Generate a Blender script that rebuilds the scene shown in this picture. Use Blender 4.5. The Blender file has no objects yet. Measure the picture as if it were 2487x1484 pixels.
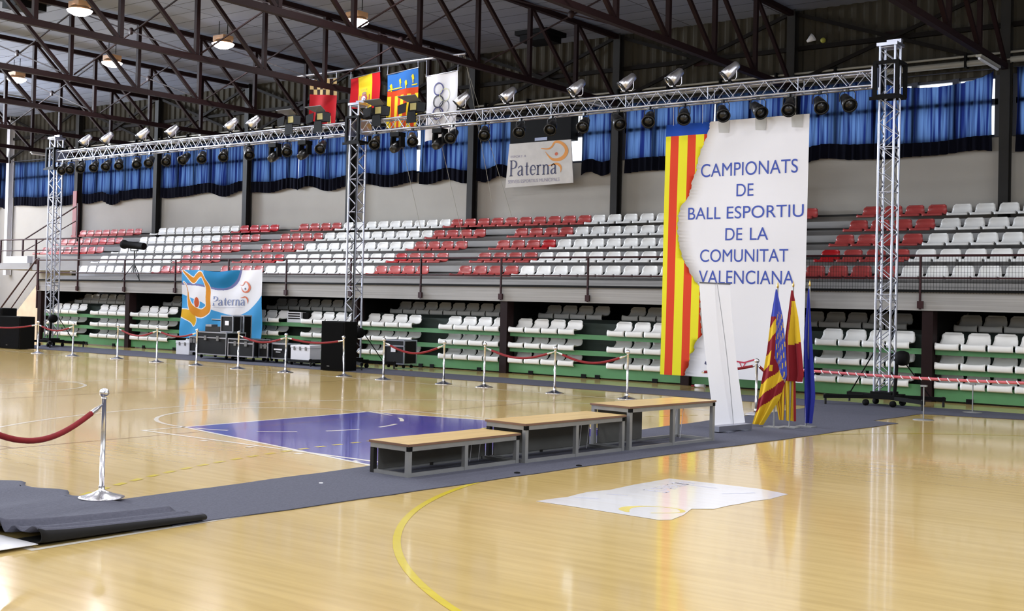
import bpy, bmesh, math, random
from mathutils import Vector, Matrix
PI = math.pi
random.seed(7)
SC = bpy.context.scene
COL = SC.collection

# ------------------------------------------------------------------ camera
cam_d = bpy.data.cameras.new('camera')
cam = bpy.data.objects.new('camera', cam_d); COL.objects.link(cam)
yaw, pitch, roll = 0.6463767, 0.01640993, 0.02334577
fw = Vector((-math.sin(yaw)*math.cos(pitch), math.cos(yaw)*math.cos(pitch), math.sin(pitch)))
rt0 = Vector((math.cos(yaw), math.sin(yaw), 0)); up0 = rt0.cross(fw)
rt = rt0*math.cos(roll)+up0*math.sin(roll); up = up0*math.cos(roll)-rt0*math.sin(roll)
cam.matrix_world = Matrix(((rt.x, up.x, -fw.x, 13.46854), (rt.y, up.y, -fw.y, -12.19291), (rt.z, up.z, -fw.z, 1.79190), (0, 0, 0, 1)))
cam_d.sensor_fit = 'HORIZONTAL'; cam_d.sensor_width = 36.0
cam_d.lens = 36.0*2926.44/2487
cam_d.shift_x = -(1251.126-1243.5)/2487
cam_d.shift_y = (687.719-742.0)/2487
cam_d.clip_end = 300
SC.camera = cam

# ------------------------------------------------------------------ world, daylight, exposure
W = bpy.data.worlds.new('daylight'); SC.world = W; W.use_nodes = True
W.node_tree.nodes['Background'].inputs[0].default_value = (0.82, 0.90, 1.0, 1)
W.node_tree.nodes['Background'].inputs[1].default_value = 2.6
SC.view_settings.view_transform = 'Standard'; SC.view_settings.look = 'None'
SC.view_settings.gamma = 1.0; SC.view_settings.use_curve_mapping = False
SC.view_settings.exposure = -0.26

def area(name, loc, target, sx, sy, power, color, spread=PI):
    l = bpy.data.lights.new(name, 'AREA'); l.shape = 'RECTANGLE'; l.size = sx; l.size_y = sy
    l.energy = power; l.color = color; l.spread = spread
    o = bpy.data.objects.new(name, l); COL.objects.link(o); o.location = loc
    o.rotation_euler = (Vector(target)-Vector(loc)).to_track_quat('-Z', 'Y').to_euler()
    return o
# area lights as daylight from unseen window bands of the end wall (left) and of the wall behind the camera
area('end_daylight_ceiling_fill', (-37.8, 3.0, 7.4), (-30, 3.0, 12.2), 13, 2.6, 25000, (0.80, 0.88, 1.0), math.radians(105))  # tilted up and narrowed, shaped to brighten the ceiling at left
area('end_daylight_wall_fill', (-37.8, 12.6, 6.0), (-30, 13.0, 5.0), 4.5, 4.5, 800, (0.96, 0.95, 1.0))  # added at the unseen end wall to whiten the left wall
area('right_side_fill', (18.9, 0.0, 6.2), (0, 0.0, 2.5), 18, 2.4, 700, (0.92, 0.96, 1.0))  # added fill from the unseen right end, brightens the pull-up stand
area('daylight_rear_windows', (-10.0, -16.6, 5.8), (-10, 0, 3.0), 44, 2.4, 800, (0.90, 0.95, 1.0))
LAMP_POWER = 134.0

# ------------------------------------------------------------------ materials
def lin(c):
    return tuple(((x/255)/12.92 if x/255 <= 0.04045 else ((x/255+0.055)/1.055)**2.4) for x in c)
MATS = {}
def mat(name, rgb, rough=0.6, metal=0.0, var=0.08, scale=3.0, stretch=(1, 1, 1), bump=0.0, spec=0.5, emit=None, coat=0.0, trans=None):
    if name in MATS: return MATS[name]
    m = bpy.data.materials.new(name); m.use_nodes = True; nt = m.node_tree; N = nt.nodes; L = nt.links
    b = N['Principled BSDF']; c = lin(rgb)
    b.inputs['Roughness'].default_value = rough; b.inputs['Metallic'].default_value = metal
    b.inputs['Specular IOR Level'].default_value = spec; b.inputs['Coat Weight'].default_value = coat
    b.inputs['Base Color'].default_value = (*c, 1)
    if var > 0 or bump > 0:
        tc = N.new('ShaderNodeTexCoord'); mp = N.new('ShaderNodeMapping'); mp.inputs['Scale'].default_value = stretch
        nz = N.new('ShaderNodeTexNoise'); nz.inputs['Scale'].default_value = scale; nz.inputs['Detail'].default_value = 5
        L.new(tc.outputs['Object'], mp.inputs['Vector']); L.new(mp.outputs[0], nz.inputs['Vector'])
        cr = N.new('ShaderNodeValToRGB')
        cr.color_ramp.elements[0].position = 0.3; cr.color_ramp.elements[1].position = 0.7
        cr.color_ramp.elements[0].color = (*[x*(1-var) for x in c], 1); cr.color_ramp.elements[1].color = (*[min(1, x*(1+var)) for x in c], 1)
        L.new(nz.outputs['Fac'], cr.inputs[0]); L.new(cr.outputs[0], b.inputs['Base Color'])
        if bump > 0:
            bp = N.new('ShaderNodeBump'); bp.inputs['Strength'].default_value = bump; bp.inputs['Distance'].default_value = 0.02
            L.new(nz.outputs['Fac'], bp.inputs['Height']); L.new(bp.outputs[0], b.inputs['Normal'])
    if emit:
        b.inputs['Emission Color'].default_value = (*lin(emit[0]), 1); b.inputs['Emission Strength'].default_value = emit[1]
    MATS[name] = m; return m

def floor_mat(name, rgb, line=False):
    m = bpy.data.materials.new(name); m.use_nodes = True; nt = m.node_tree; N = nt.nodes; L = nt.links
    b = N['Principled BSDF']; c = lin(rgb)
    b.inputs['Roughness'].default_value = 0.17; b.inputs['Specular IOR Level'].default_value = 0.55
    b.inputs['Coat Weight'].default_value = 0.35; b.inputs['Coat Roughness'].default_value = 0.06
    tc = N.new('ShaderNodeTexCoord')
    mp = N.new('ShaderNodeMapping'); mp.inputs['Scale'].default_value = (0.55, 7.0, 1)
    nz = N.new('ShaderNodeTexNoise'); nz.inputs['Scale'].default_value = 1.6; nz.inputs['Detail'].default_value = 6
    L.new(tc.outputs['Object'], mp.inputs[0]); L.new(mp.outputs[0], nz.inputs['Vector'])
    br = N.new('ShaderNodeTexBrick'); br.inputs['Scale'].default_value = 1.0
    br.inputs['Brick Width'].default_value = 0.9; br.inputs['Row Height'].default_value = 0.085; br.inputs['Mortar Size'].default_value = 0.0
    v = 0.008 if line else 0.016
    br.inputs['Color1'].default_value = (*[x*(1-v) for x in c], 1); br.inputs['Color2'].default_value = (*[x*(1+v) for x in c], 1)
    L.new(tc.outputs['Object'], br.inputs['Vector'])
    mx = N.new('ShaderNodeMix'); mx.data_type = 'RGBA'; mx.blend_type = 'MULTIPLY'; mx.inputs[0].default_value = 1
    cr = N.new('ShaderNodeValToRGB'); cr.color_ramp.elements[0].position = 0.32; cr.color_ramp.elements[1].position = 0.62
    lo = 0.95 if line else 0.86
    cr.color_ramp.elements[0].color = (lo, lo*0.985, lo*0.94, 1); cr.color_ramp.elements[1].color = (1, 1, 1, 1)
    L.new(nz.outputs['Fac'], cr.inputs[0]); L.new(br.outputs['Color'], mx.inputs[6]); L.new(cr.outputs[0], mx.inputs[7])
    # small dark scuffs
    mp2 = N.new('ShaderNodeMapping'); mp2.inputs['Scale'].default_value = (1.5, 7, 1)
    n2 = N.new('ShaderNodeTexNoise'); n2.inputs['Scale'].default_value = 2.3; n2.inputs['Detail'].default_value = 3
    L.new(tc.outputs['Object'], mp2.inputs[0]); L.new(mp2.outputs[0], n2.inputs['Vector'])
    c2 = N.new('ShaderNodeValToRGB'); c2.color_ramp.elements[0].position = 0.685; c2.color_ramp.elements[1].position = 0.74
    c2.color_ramp.elements[0].color = (1, 1, 1, 1); c2.color_ramp.elements[1].color = (0.92, 0.90, 0.87, 1)
    L.new(n2.outputs['Fac'], c2.inputs[0])
    m2 = N.new('ShaderNodeMix'); m2.data_type = 'RGBA'; m2.blend_type = 'MULTIPLY'; m2.inputs[0].default_value = 1
    L.new(mx.outputs[2], m2.inputs[6]); L.new(c2.outputs[0], m2.inputs[7]); L.new(m2.outputs[2], b.inputs['Base Color'])
    wv = N.new('ShaderNodeMapping'); wv.inputs['Scale'].default_value = (0.3, 0.9, 1)
    n3 = N.new('ShaderNodeTexNoise'); n3.inputs['Scale'].default_value = 1.2
    L.new(tc.outputs['Object'], wv.inputs[0]); L.new(wv.outputs[0], n3.inputs['Vector'])
    bp = N.new('ShaderNodeBump'); bp.inputs['Strength'].default_value = 0.02; bp.inputs['Distance'].default_value = 0.02
    L.new(n3.outputs['Fac'], bp.inputs['Height']); L.new(bp.outputs[0], b.inputs['Normal'])
    return m

def cloth(name, rgb, rough=0.85, transl=0.25):
    if name in MATS: return MATS[name]
    m = bpy.data.materials.new(name); m.use_nodes = True; nt = m.node_tree; N = nt.nodes; L = nt.links
    b = N['Principled BSDF']; b.inputs['Base Color'].default_value = (*lin(rgb), 1); b.inputs['Roughness'].default_value = rough
    b.inputs['Specular IOR Level'].default_value = 0.2
    t = N.new('ShaderNodeBsdfTranslucent'); t.inputs[0].default_value = (*lin(rgb), 1)
    mx = N.new('ShaderNodeMixShader'); mx.inputs[0].default_value = transl
    nz = N.new('ShaderNodeTexNoise'); nz.inputs['Scale'].default_value = 220; bp = N.new('ShaderNodeBump'); bp.inputs['Strength'].default_value = 0.15; bp.inputs['Distance'].default_value = 0.002
    tc = N.new('ShaderNodeTexCoord'); L.new(tc.outputs['Object'], nz.inputs['Vector']); L.new(nz.outputs['Fac'], bp.inputs['Height']); L.new(bp.outputs[0], b.inputs['Normal'])
    L.new(b.outputs[0], mx.inputs[1]); L.new(t.outputs[0], mx.inputs[2]); L.new(mx.outputs[0], N['Material Output'].inputs[0])
    MATS[name] = m; return m

def ceiling_mat():
    m = bpy.data.materials.new('ceiling_tiles'); m.use_nodes = True; nt = m.node_tree; N = nt.nodes; L = nt.links
    b = N['Principled BSDF']; b.inputs['Roughness'].default_value = 0.7
    tc = N.new('ShaderNodeTexCoord'); br = N.new('ShaderNodeTexBrick')
    br.offset = 0.0; br.inputs['Scale'].default_value = 1.0; br.inputs['Brick Width'].default_value = 2.64; br.inputs['Row Height'].default_value = 0.705
    br.inputs['Mortar Size'].default_value = 0.018; br.inputs['Color1'].default_value = (*lin((128, 135, 152)), 1)
    br.inputs['Color2'].default_value = (*lin((117, 124, 143)), 1); br.inputs['Mortar'].default_value = (*lin((58, 60, 70)), 1)
    L.new(tc.outputs['Object'], br.inputs['Vector']); L.new(br.outputs['Color'], b.inputs['Base Color'])
    return m

M_FLOOR = floor_mat('court_parquet', (212, 184, 120))
M_LINE = floor_mat('court_line_white', (240, 234, 222), True)
M_YEL = floor_mat('court_line_yellow', (222, 200, 62), True)
M_KEY = floor_mat('court_key_blue', (38, 32, 150), True)
M_THIN = floor_mat('court_line_red', (140, 96, 62), True)
M_CARPET = mat('grey_carpet', (82, 83, 95), 0.95, var=0.10, scale=40, bump=0.4, spec=0.15)
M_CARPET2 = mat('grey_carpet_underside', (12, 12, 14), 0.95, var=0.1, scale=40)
M_CREAM = mat('cream_wall_paint', (160, 156, 149), 0.8, var=0.05, scale=0.7)
M_METALWALL = mat('dark_corrugated_sheet', (62, 59, 52), 0.85, var=0.08, scale=1.2, stretch=(1, 1, 0.2), spec=0.1)
M_STEEL = mat('dark_maroon_steel', (30, 15, 16), 0.65, var=0.12, scale=4, spec=0.15)
M_GREYSTEEL = mat('dark_grey_steel', (38, 37, 36), 0.6, var=0.08, spec=0.2)
M_RAIL = mat('maroon_railing_paint', (46, 14, 19), 0.5, var=0.1, spec=0.25)
M_REDPAINT = mat('red_post_paint', (120, 24, 32), 0.5, var=0.08)
M_CONC = mat('board_marked_concrete', (150, 148, 146), 0.85, var=0.16, scale=2.2, stretch=(0.12, 1, 12), bump=0.15)
M_CONC2 = mat('plain_grey_concrete', (148, 147, 146), 0.85, var=0.10, scale=1.6, stretch=(0.3, 1, 1))
M_GREEN = mat('green_panel_paint', (74, 128, 82), 0.55, var=0.08, scale=1.5)
M_GREENDK = mat('dark_green_board', (30, 44, 38), 0.7, var=0.1)
M_BLACK = mat('matt_black', (7, 7, 8), 0.75, var=0.1, spec=0.15)
M_BLACKG = mat('satin_black', (12, 12, 14), 0.35, var=0.05)
M_ALU = mat('aluminium_tube', (178, 182, 196), 0.34, 1.0, var=0.04)
M_CHROME = mat('polished_chrome', (215, 215, 220), 0.22, 1.0, var=0.0)
M_SILVER = mat('polished_silver_can', (236, 236, 244), 0.32, 1.0, var=0.0)
M_SEATW = mat('white_seat_plastic', (226, 226, 224), 0.32, var=0.02, scale=6)
M_SEATR = mat('faded_red_seat_plastic', (164, 64, 62), 0.3, var=0.10, scale=5)
M_SEATB = mat('bright_red_seat_plastic', (168, 20, 28), 0.28, var=0.06, scale=5)
M_WOOD = mat('pale_plywood_top', (206, 176, 118), 0.25, var=0.08, scale=2, stretch=(0.6, 8, 1))
M_EDGE = mat('brown_board_edge', (112, 82, 66), 0.6, var=0.1)
M_ZINC = mat('galvanised_square_tube', (140, 141, 142), 0.45, 0.4, var=0.08, scale=6)
M_GREYPANEL = mat('charcoal_panel', (88, 88, 86), 0.8, var=0.06)
M_VELVET = mat('red_velvet_rope', (122, 8, 20), 0.8, var=0.12, scale=20)
M_WHITE = mat('white_vinyl', (226, 226, 232), 0.5, var=0.02)
M_WHITEBOX = mat('white_enamel', (214, 215, 222), 0.5, var=0.03)
M_BLUEINK = mat('blue_ink', (40, 66, 158), 0.6, var=0.0)
M_NAVY = mat('navy_ink', (54, 56, 92), 0.6, var=0.0)
M_ORANGE = mat('orange_ink', (214, 140, 50), 0.6, var=0.03)
M_AMBER = mat('amber_ink', (226, 176, 52), 0.6, var=0.03)
M_RUST = mat('rust_ink', (196, 92, 52), 0.6, var=0.03)
M_PIPE = mat('pale_grey_pipe', (150, 148, 140), 0.45, var=0.05)
M_TAN = mat('tan_lamp_housing', (150, 116, 80), 0.45, var=0.06)
M_GLOW = mat('lamp_glow', (255, 250, 255), 0.5, var=0.0, emit=((255, 246, 255), 22.0))
M_LENS = mat('dark_lens_glass', (20, 20, 20), 0.25, var=0.0)
M_FRAME = mat('window_frame_paint', (40, 44, 58), 0.5, var=0.05)
C_WHITE = cloth('white_banner_cloth', (224, 224, 230), 0.7, 0.10)
C_YEL = cloth('yellow_banner_cloth', (222, 214, 40), 0.7, 0.08)
C_RED = cloth('red_banner_cloth', (206, 62, 34), 0.7, 0.08)
C_BLUE = cloth('blue_banner_cloth', (26, 72, 172), 0.7, 0.08)
C_SKY = cloth('sky_blue_banner_cloth', (62, 148, 206), 0.7, 0.08)
C_CURT = None
def curtain_mat():
    m = bpy.data.materials.new('blue_curtain_cloth'); m.use_nodes = True; nt = m.node_tree; N = nt.nodes; L = nt.links
    b = N['Principled BSDF']; b.inputs['Base Color'].default_value = (*lin((9, 11, 22)), 1); b.inputs['Roughness'].default_value = .95; b.inputs['Specular IOR Level'].default_value = .05
    tc = N.new('ShaderNodeTexCoord'); mp = N.new('ShaderNodeMapping'); mp.inputs['Scale'].default_value = (11, 1, .3)
    nz = N.new('ShaderNodeTexNoise'); nz.inputs['Scale'].default_value = 1.0; nz.inputs['Detail'].default_value = 3; nz.inputs['Distortion'].default_value = .4
    cr = N.new('ShaderNodeValToRGB'); cr.color_ramp.elements[0].position = .40; cr.color_ramp.elements[1].position = .56
    cr.color_ramp.elements[0].color = (*lin((38, 56, 130)), 1); cr.color_ramp.elements[1].color = (*lin((116, 154, 214)), 1)  # pleat shade and doubled cloth painted as streaks in the translucent colour
    t = N.new('ShaderNodeBsdfTranslucent'); mx = N.new('ShaderNodeMixShader'); mx.inputs[0].default_value = .5
    L.new(tc.outputs['Object'], mp.inputs[0]); L.new(mp.outputs[0], nz.inputs['Vector']); L.new(nz.outputs['Fac'], cr.inputs[0]); L.new(cr.outputs[0], t.inputs[0])
    L.new(b.outputs[0], mx.inputs[1]); L.new(t.outputs[0], mx.inputs[2]); L.new(mx.outputs[0], N['Material Output'].inputs[0]); return m
C_CURT = curtain_mat()
C_TAPE = mat('grey_tape', (176, 176, 176), 0.6, var=0.04)

# ------------------------------------------------------------------ mesh helpers
class MB:
    def __init__(s): s.v = []; s.f = []; s.mi = []; s.sm = []
    def add(s, vs, fs, mi=0, smooth=False):
        n = len(s.v); s.v += [tuple(v) for v in vs]
        for f in fs: s.f.append(tuple(i+n for i in f)); s.mi.append(mi); s.sm.append(smooth)
        return s
    def box(s, x0, x1, y0, y1, z0, z1, mi=0):
        return s.add([(x0,y0,z0),(x1,y0,z0),(x1,y1,z0),(x0,y1,z0),(x0,y0,z1),(x1,y0,z1),(x1,y1,z1),(x0,y1,z1)],
              [(0,3,2,1),(4,5,6,7),(0,1,5,4),(1,2,6,5),(2,3,7,6),(3,0,4,7)], mi)
    def bar(s, p, q, w, h, mi=0, upv=(0, 0, 1)):
        p = Vector(p); q = Vector(q); d = (q-p).normalized(); u = Vector(upv)
        if abs(d.dot(u)) > 0.98: u = Vector((1, 0, 0))
        a = d.cross(u).normalized()*w/2; b = a.cross(d).normalized()*h/2
        vs = [p-a-b, p+a-b, p+a+b, p-a+b, q-a-b, q+a-b, q+a+b, q-a+b]
        return s.add(vs, [(0,3,2,1),(4,5,6,7),(0,1,5,4),(1,2,6,5),(2,3,7,6),(3,0,4,7)], mi)
    def path(s, pts, r, n=8, mi=0, caps=True, rs=None):
        pts = [Vector(p) for p in pts]; N = len(pts); vs = []; fs = []; prev = None
        for i, p in enumerate(pts):
            d = (pts[min(i+1, N-1)]-pts[max(i-1, 0)]).normalized()
            if prev is None:
                u = Vector((0, 0, 1)) if abs(d.z) < 0.95 else Vector((1, 0, 0)); a = d.cross(u).normalized()
            else: a = (prev-d*prev.dot(d)).normalized()
            prev = a; b = d.cross(a); rr = rs[i] if rs else r
            for k in range(n): t = 2*PI*k/n; vs.append(p+a*math.cos(t)*rr+b*math.sin(t)*rr)
        for i in range(N-1):
            for k in range(n): fs.append((i*n+k, i*n+(k+1) % n, (i+1)*n+(k+1) % n, (i+1)*n+k))
        s.add(vs, fs, mi, True)
        if caps: s.add(vs[:n][::-1], [tuple(range(n))], mi); s.add(vs[-n:], [tuple(range(n))], mi)
        return s
    def tube(s, p, q, r, n=8, mi=0): return s.path([p, q], r, n, mi)
    def lathe(s, prof, n=20, c=(0, 0, 0), mi=0, mtx=None, smooth=True):
        vs = []; fs = []; P = len(prof)
        for (r, z) in prof:
            for k in range(n):
                t = 2*PI*k/n; v = Vector((r*math.cos(t), r*math.sin(t), z)); v = mtx @ v if mtx else v
                vs.append(v+Vector(c))
        for i in range(P-1):
            for k in range(n): fs.append((i*n+k, i*n+(k+1) % n, (i+1)*n+(k+1) % n, (i+1)*n+k))
        return s.add(vs, fs, mi, smooth)
    def poly(s, pts, mi=0): return s.add(pts, [tuple(range(len(pts)))], mi)
    def prism(s, pts, ax, d0, d1, mi=0):   # pts: 2d outline, ax: axis of extrusion
        def P(p, d): return {'x': (d, p[0], p[1]), 'y': (p[0], d, p[1]), 'z': (p[0], p[1], d)}[ax]
        n = len(pts); vs = [P(p, d0) for p in pts]+[P(p, d1) for p in pts]
        fs = [tuple(range(n))[::-1], tuple(range(n, 2*n))]+[(i, (i+1) % n, (i+1) % n+n, i+n) for i in range(n)]
        return s.add(vs, fs, mi)
    def grid(s, fn, nu, nv, mi=0, mfn=None, smooth=True):
        vs = [fn(i/nu, j/nv) for j in range(nv+1) for i in range(nu+1)]; n = len(s.v); s.v += [tuple(v) for v in vs]
        for j in range(nv):
            for i in range(nu):
                a = n+j*(nu+1)+i; s.f.append((a, a+1, a+nu+2, a+nu+1)); s.sm.append(smooth)
                s.mi.append(mfn((i+.5)/nu, (j+.5)/nv) if mfn else mi)
        return s
    def ribbon(s, pts, ws, fn, mi=0):      # 2d stroke of varying width laid on a surface fn(x, y)
        L = []; R = []; N = len(pts)
        for i, p in enumerate(pts):
            a = pts[max(i-1, 0)]; b = pts[min(i+1, N-1)]; dx = b[0]-a[0]; dy = b[1]-a[1]; l = math.hypot(dx, dy) or 1
            w = ws[i] if isinstance(ws, (list, tuple)) else ws
            L.append(fn(p[0]-dy/l*w/2, p[1]+dx/l*w/2)); R.append(fn(p[0]+dy/l*w/2, p[1]-dx/l*w/2))
        return s.add(L+R, [(i, N+i, N+i+1, i+1) for i in range(N-1)], mi)
    def build(s, name, mats, parent=None, recalc=True, solid=0.0, bevel=0.0, soft_solid=0.0):
        me = bpy.data.meshes.new(name); me.from_pydata(s.v, [], s.f)
        for m in (mats if isinstance(mats, (list, tuple)) else [mats]): me.materials.append(m)
        me.polygons.foreach_set('material_index', s.mi); me.polygons.foreach_set('use_smooth', s.sm)
        if recalc or solid:
            bm = bmesh.new(); bm.from_mesh(me); bmesh.ops.recalc_face_normals(bm, faces=bm.faces)
            if solid: bmesh.ops.solidify(bm, geom=bm.faces[:], thickness=solid)
            bm.to_mesh(me); bm.free()
        me.update(); o = bpy.data.objects.new(name, me); COL.objects.link(o)
        if soft_solid:
            md = o.modifiers.new('thickness', 'SOLIDIFY'); md.thickness = soft_solid; md.offset = 0
        if bevel:
            md = o.modifiers.new('bevel', 'BEVEL'); md.width = bevel; md.segments = 2; md.limit_method = 'ANGLE'
        if parent: o.parent = parent
        return o
def spline(pts, n=8):                       # catmull-rom through tuples of any length
    P = [pts[0]]+list(pts)+[pts[-1]]; out = []
    for i in range(1, len(P)-2):
        for k in range(n):
            t = k/n; out.append(tuple(0.5*((2*b)+(-a+c)*t+(2*a-5*b+4*c-d)*t*t+(-a+3*b-3*c+d)*t**3) for a, b, c, d in zip(P[i-1], P[i], P[i+1], P[i+2])))
    out.append(tuple(pts[-1])); return out
def inside(x, y, poly):
    r = False; n = len(poly)
    for i in range(n):
        (x1, y1), (x2, y2) = poly[i], poly[(i+1) % n]
        if (y1 > y) != (y2 > y) and x < (x2-x1)*(y-y1)/(y2-y1)+x1: r = not r
    return r
def tag(o, label, cat, group=None, kind=None):
    if label: o['label'] = label
    if cat: o['category'] = cat
    if group: o['group'] = group
    if kind: o['kind'] = kind
    return o
def thing(name, label, cat, loc=(0, 0, 0), rz=0, group=None):
    o = bpy.data.objects.new(name, None); COL.objects.link(o); o.location = loc; o.rotation_euler = (0, 0, rz); o.empty_display_size = 0.2
    return tag(o, label, cat, group)
def struct(o, label, cat='structure'): return tag(o, label, cat, kind='structure')
def dup(o, loc, label, rz=None, rot=None):
    c = o.copy(); COL.objects.link(c); c.location = loc; c['label'] = label
    if rz is not None: c.rotation_euler = (0, 0, rz)
    if rot is not None: c.rotation_euler = rot
    for a in o.children:
        b = a.copy(); COL.objects.link(b); b.parent = c; b.matrix_parent_inverse = a.matrix_parent_inverse
        for e in a.children:
            g = e.copy(); COL.objects.link(g); g.parent = b
    return c
ONES = ['', 'first', 'second', 'third', 'fourth', 'fifth', 'sixth', 'seventh', 'eighth', 'ninth', 'tenth', 'eleventh', 'twelfth', 'thirteenth', 'fourteenth',
        'fifteenth', 'sixteenth', 'seventeenth', 'eighteenth', 'nineteenth', 'twentieth']
def nth(n): return ONES[n]
def text_mesh(s, fn, x0, x1, y0, y1):      # lettering as a mesh, fitted into a box and laid on fn(x, y)
    cu = bpy.data.curves.new('lettering', 'FONT'); cu.body = s; cu.size = 1; o = bpy.data.objects.new('lettering', cu); COL.objects.link(o)
    dg = bpy.context.evaluated_depsgraph_get(); dg.update(); me = bpy.data.meshes.new_from_object(o.evaluated_get(dg))
    vs = [v.co.copy() for v in me.vertices]; fs = [tuple(p.vertices) for p in me.polygons]
    bpy.data.objects.remove(o); bpy.data.curves.remove(cu); bpy.data.meshes.remove(me)
    ax0 = min(v.x for v in vs); ax1 = max(v.x for v in vs); ay0 = min(v.y for v in vs); ay1 = max(v.y for v in vs)
    return [fn(x0+(v.x-ax0)/(ax1-ax0)*(x1-x0), y0+(v.y-ay0)/(ay1-ay0)*(y1-y0)) for v in vs], fs
GLY = {'P': (.62, [([(.13, 0), (.13, 1)], .13), ([(0, .025), (.28, .025)], .05), ([(0, .975), (.2, .975)], .05),
              ([(.13, .975, .05), (.34, .97, .06), (.52, .88, .1), (.57, .73, .13), (.5, .57, .1), (.34, .49, .06), (.13, .48, .05)], 0)]),
       'a': (.52, [([(.07, .48, .09), (.14, .58, .07), (.26, .62, .06), (.36, .54, .1), (.38, .42, .12), (.38, .12, .12), (.42, .04, .08), (.5, .06, .04)], 0),
              ([(.38, .38, .05), (.22, .33, .06), (.08, .24, .1), (.06, .12, .12), (.14, .03, .08), (.26, .04, .05), (.38, .14, .05)], 0)]),
       't': (.38, [([(.2, .82, .05), (.19, .6, .12), (.19, .14, .12), (.24, .04, .08), (.37, .07, .04)], 0), ([(.03, .58), (.36, .58)], .05)]),
       'e': (.5, [([(.08, .34, .05), (.45, .34, .05), (.44, .48, .09), (.35, .59, .07), (.23, .61, .06), (.11, .5, .1), (.07, .3, .13), (.12, .12, .1), (.26, .03, .07), (.44, .13, .04)], 0)]),
       'r': (.42, [([(.12, .6), (.12, 0)], .12), ([(0, .02), (.26, .02)], .045), ([(0, .59), (.12, .59)], .045), ([(.12, .42, .05), (.2, .55, .06), (.3, .6, .08), (.38, .56, .1)], 0)]),
       'n': (.62, [([(.12, .6), (.12, 0)], .12), ([(0, .02), (.24, .02)], .045), ([(0, .59), (.12, .59)], .045), ([(.12, .42, .05), (.22, .55, .06), (.34, .6, .08), (.46, .5, .12), (.48, .35, .12), (.48, 0, .12)], 0), ([(.36, .02), (.6, .02)], .045)])}
def serif_word(mb, s, fn, x0, x1, y0, y1, mi=0, sp=.06):
    tot = sum(GLY[c][0]+sp for c in s)-sp; kx = (x1-x0)/tot; ky = y1-y0; x = x0
    for c in s:
        for pts, w in GLY[c][1]:
            if len(pts[0]) == 3: P = spline(pts, 4)
            else: P = [(p[0], p[1], w) for p in pts]
            mb.ribbon([(x+p[0]*kx, y0+p[1]*ky) for p in P], [abs(p[2])*(kx+ky)/2 for p in P], fn, mi)
        x += (GLY[c][0]+sp)*kx
def swirl(mb, fn, x, y, w, h, m1=0, m2=1, dot=True):   # the orange bird-like swoosh of the town logo, unit box
    A = spline([(.0, .70, .02), (.25, .66, .05), (.40, .74, .07), (.52, .93, .08), (.72, .90, .10), (.90, .72, .12), (.96, .5, .15), (.86, .28, .14), (.66, .17, .12), (.44, .2, .09), (.28, .36, .05), (.16, .55, .01)], 5)
    mb.ribbon([(x+p[0]*w, y+p[1]*h) for p in A], [p[2]*(w+h)/2 for p in A], fn, m1)
    if dot: mb.poly([fn(x+(.58+.06*math.cos(t*PI/5))*w, y+(.42+.075*math.sin(t*PI/5))*h) for t in range(10)], m2)
def tail(mb, fn, x, y, w, h, mi=0):
    A = spline([(.0, .72, .02), (.3, .78, .10), (.6, .86, .16), (.85, .66, .18), (.94, .35, .12), (.9, .0, .02)], 5)
    mb.ribbon([(x+p[0]*w, y+p[1]*h) for p in A], [p[2]*(w+h)/2 for p in A], fn, mi)

# ================================================================== setting
XL, XR, YB, YF, ZC = -38.2, 19.0, 16.9, -17.2, 9.5
struct(MB().box(XL, XR, YF, YB+.3, -0.3, 0).build('floor', M_FLOOR), 'glossy pale parquet sports floor with court lines', 'floor')
FL = bpy.data.objects['floor']
LINEZ = 0.0015
def fl(x, y): return (x, y, LINEZ)
def line_on(mb, x0, y0, x1, y1, w=.062, z=LINEZ):
    mb.ribbon([(x0, y0), (x1, y1)], w, lambda a, b: (a, b, z))
def arc_on(mb, cx, cy, r, a0, a1, w=.062, n=64, z=LINEZ):
    mb.ribbon([(cx+r*math.cos(a0+(a1-a0)*i/n), cy+r*math.sin(a0+(a1-a0)*i/n)) for i in range(n+1)], w, lambda a, b: (a, b, z))
key = MB().poly([(0, -1.77, .001), (5.8, -2.97, .001), (5.8, 2.97, .001), (0, 1.77, .001)])
key.build('blue_key_paint', M_KEY, FL)
mb = MB()
line_on(mb, 0, -1.775, 5.8, -2.975); line_on(mb, 0, 1.775, 5.8, 2.975); line_on(mb, .025, -2.45, .025, 2.45)
line_on(mb, 0, -2.43, 5.8, -2.43, z=.0017); line_on(mb, 0, 2.43, 5.8, 2.43, z=.0017)
arc_on(mb, 0, 0, 1.775, PI*.5, PI*1.5, z=.0018)
arc_on(mb, 4.225, 0, 6.72, PI*.5+.24, PI*1.5-.24, n=90)
line_on(mb, 2.7, 6.6, 5.8, 6.6); line_on(mb, 2.7, -6.6, 5.8, -6.6)
line_on(mb, 5.775, -7.5, 5.775, 7.5, .06, z=.0019); line_on(mb, -22.2, 7.475, 5.8, 7.475); line_on(mb, -22.2, -7.475, 5.8, -7.475, z=.0018)
line_on(mb, -8.2, -7.5, -8.2, 7.5); arc_on(mb, -8.2, 0, 1.775, 0, 2*PI, z=.0019)
for k in range(6):                                    # dashed half circle inside the key
    a = -PI/2+PI*(k+.25)/6; arc_on(mb, 0, 0, 1.775, a, a+.30, .06, 6, .0021)
for a in (-.5, .25): arc_on(mb, 4.2, 0, 1.25, PI+a-.12, PI+a+.12, .06, 4, .0021)
mb.box(2.92, 3.1, -.02, .12, .0012, .0022)
for s in (-1, 1):
    for xx in (1.75, 2.65, 3.5, 4.35): mb.ribbon([(5.8-xx, s*(2.5+.02)), (5.8-xx, s*(2.62))], .09, lambda a, b: (a, b, .002))
mb.build('white_court_lines', M_LINE, FL)
mb = MB()
gx = 11.8
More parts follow.
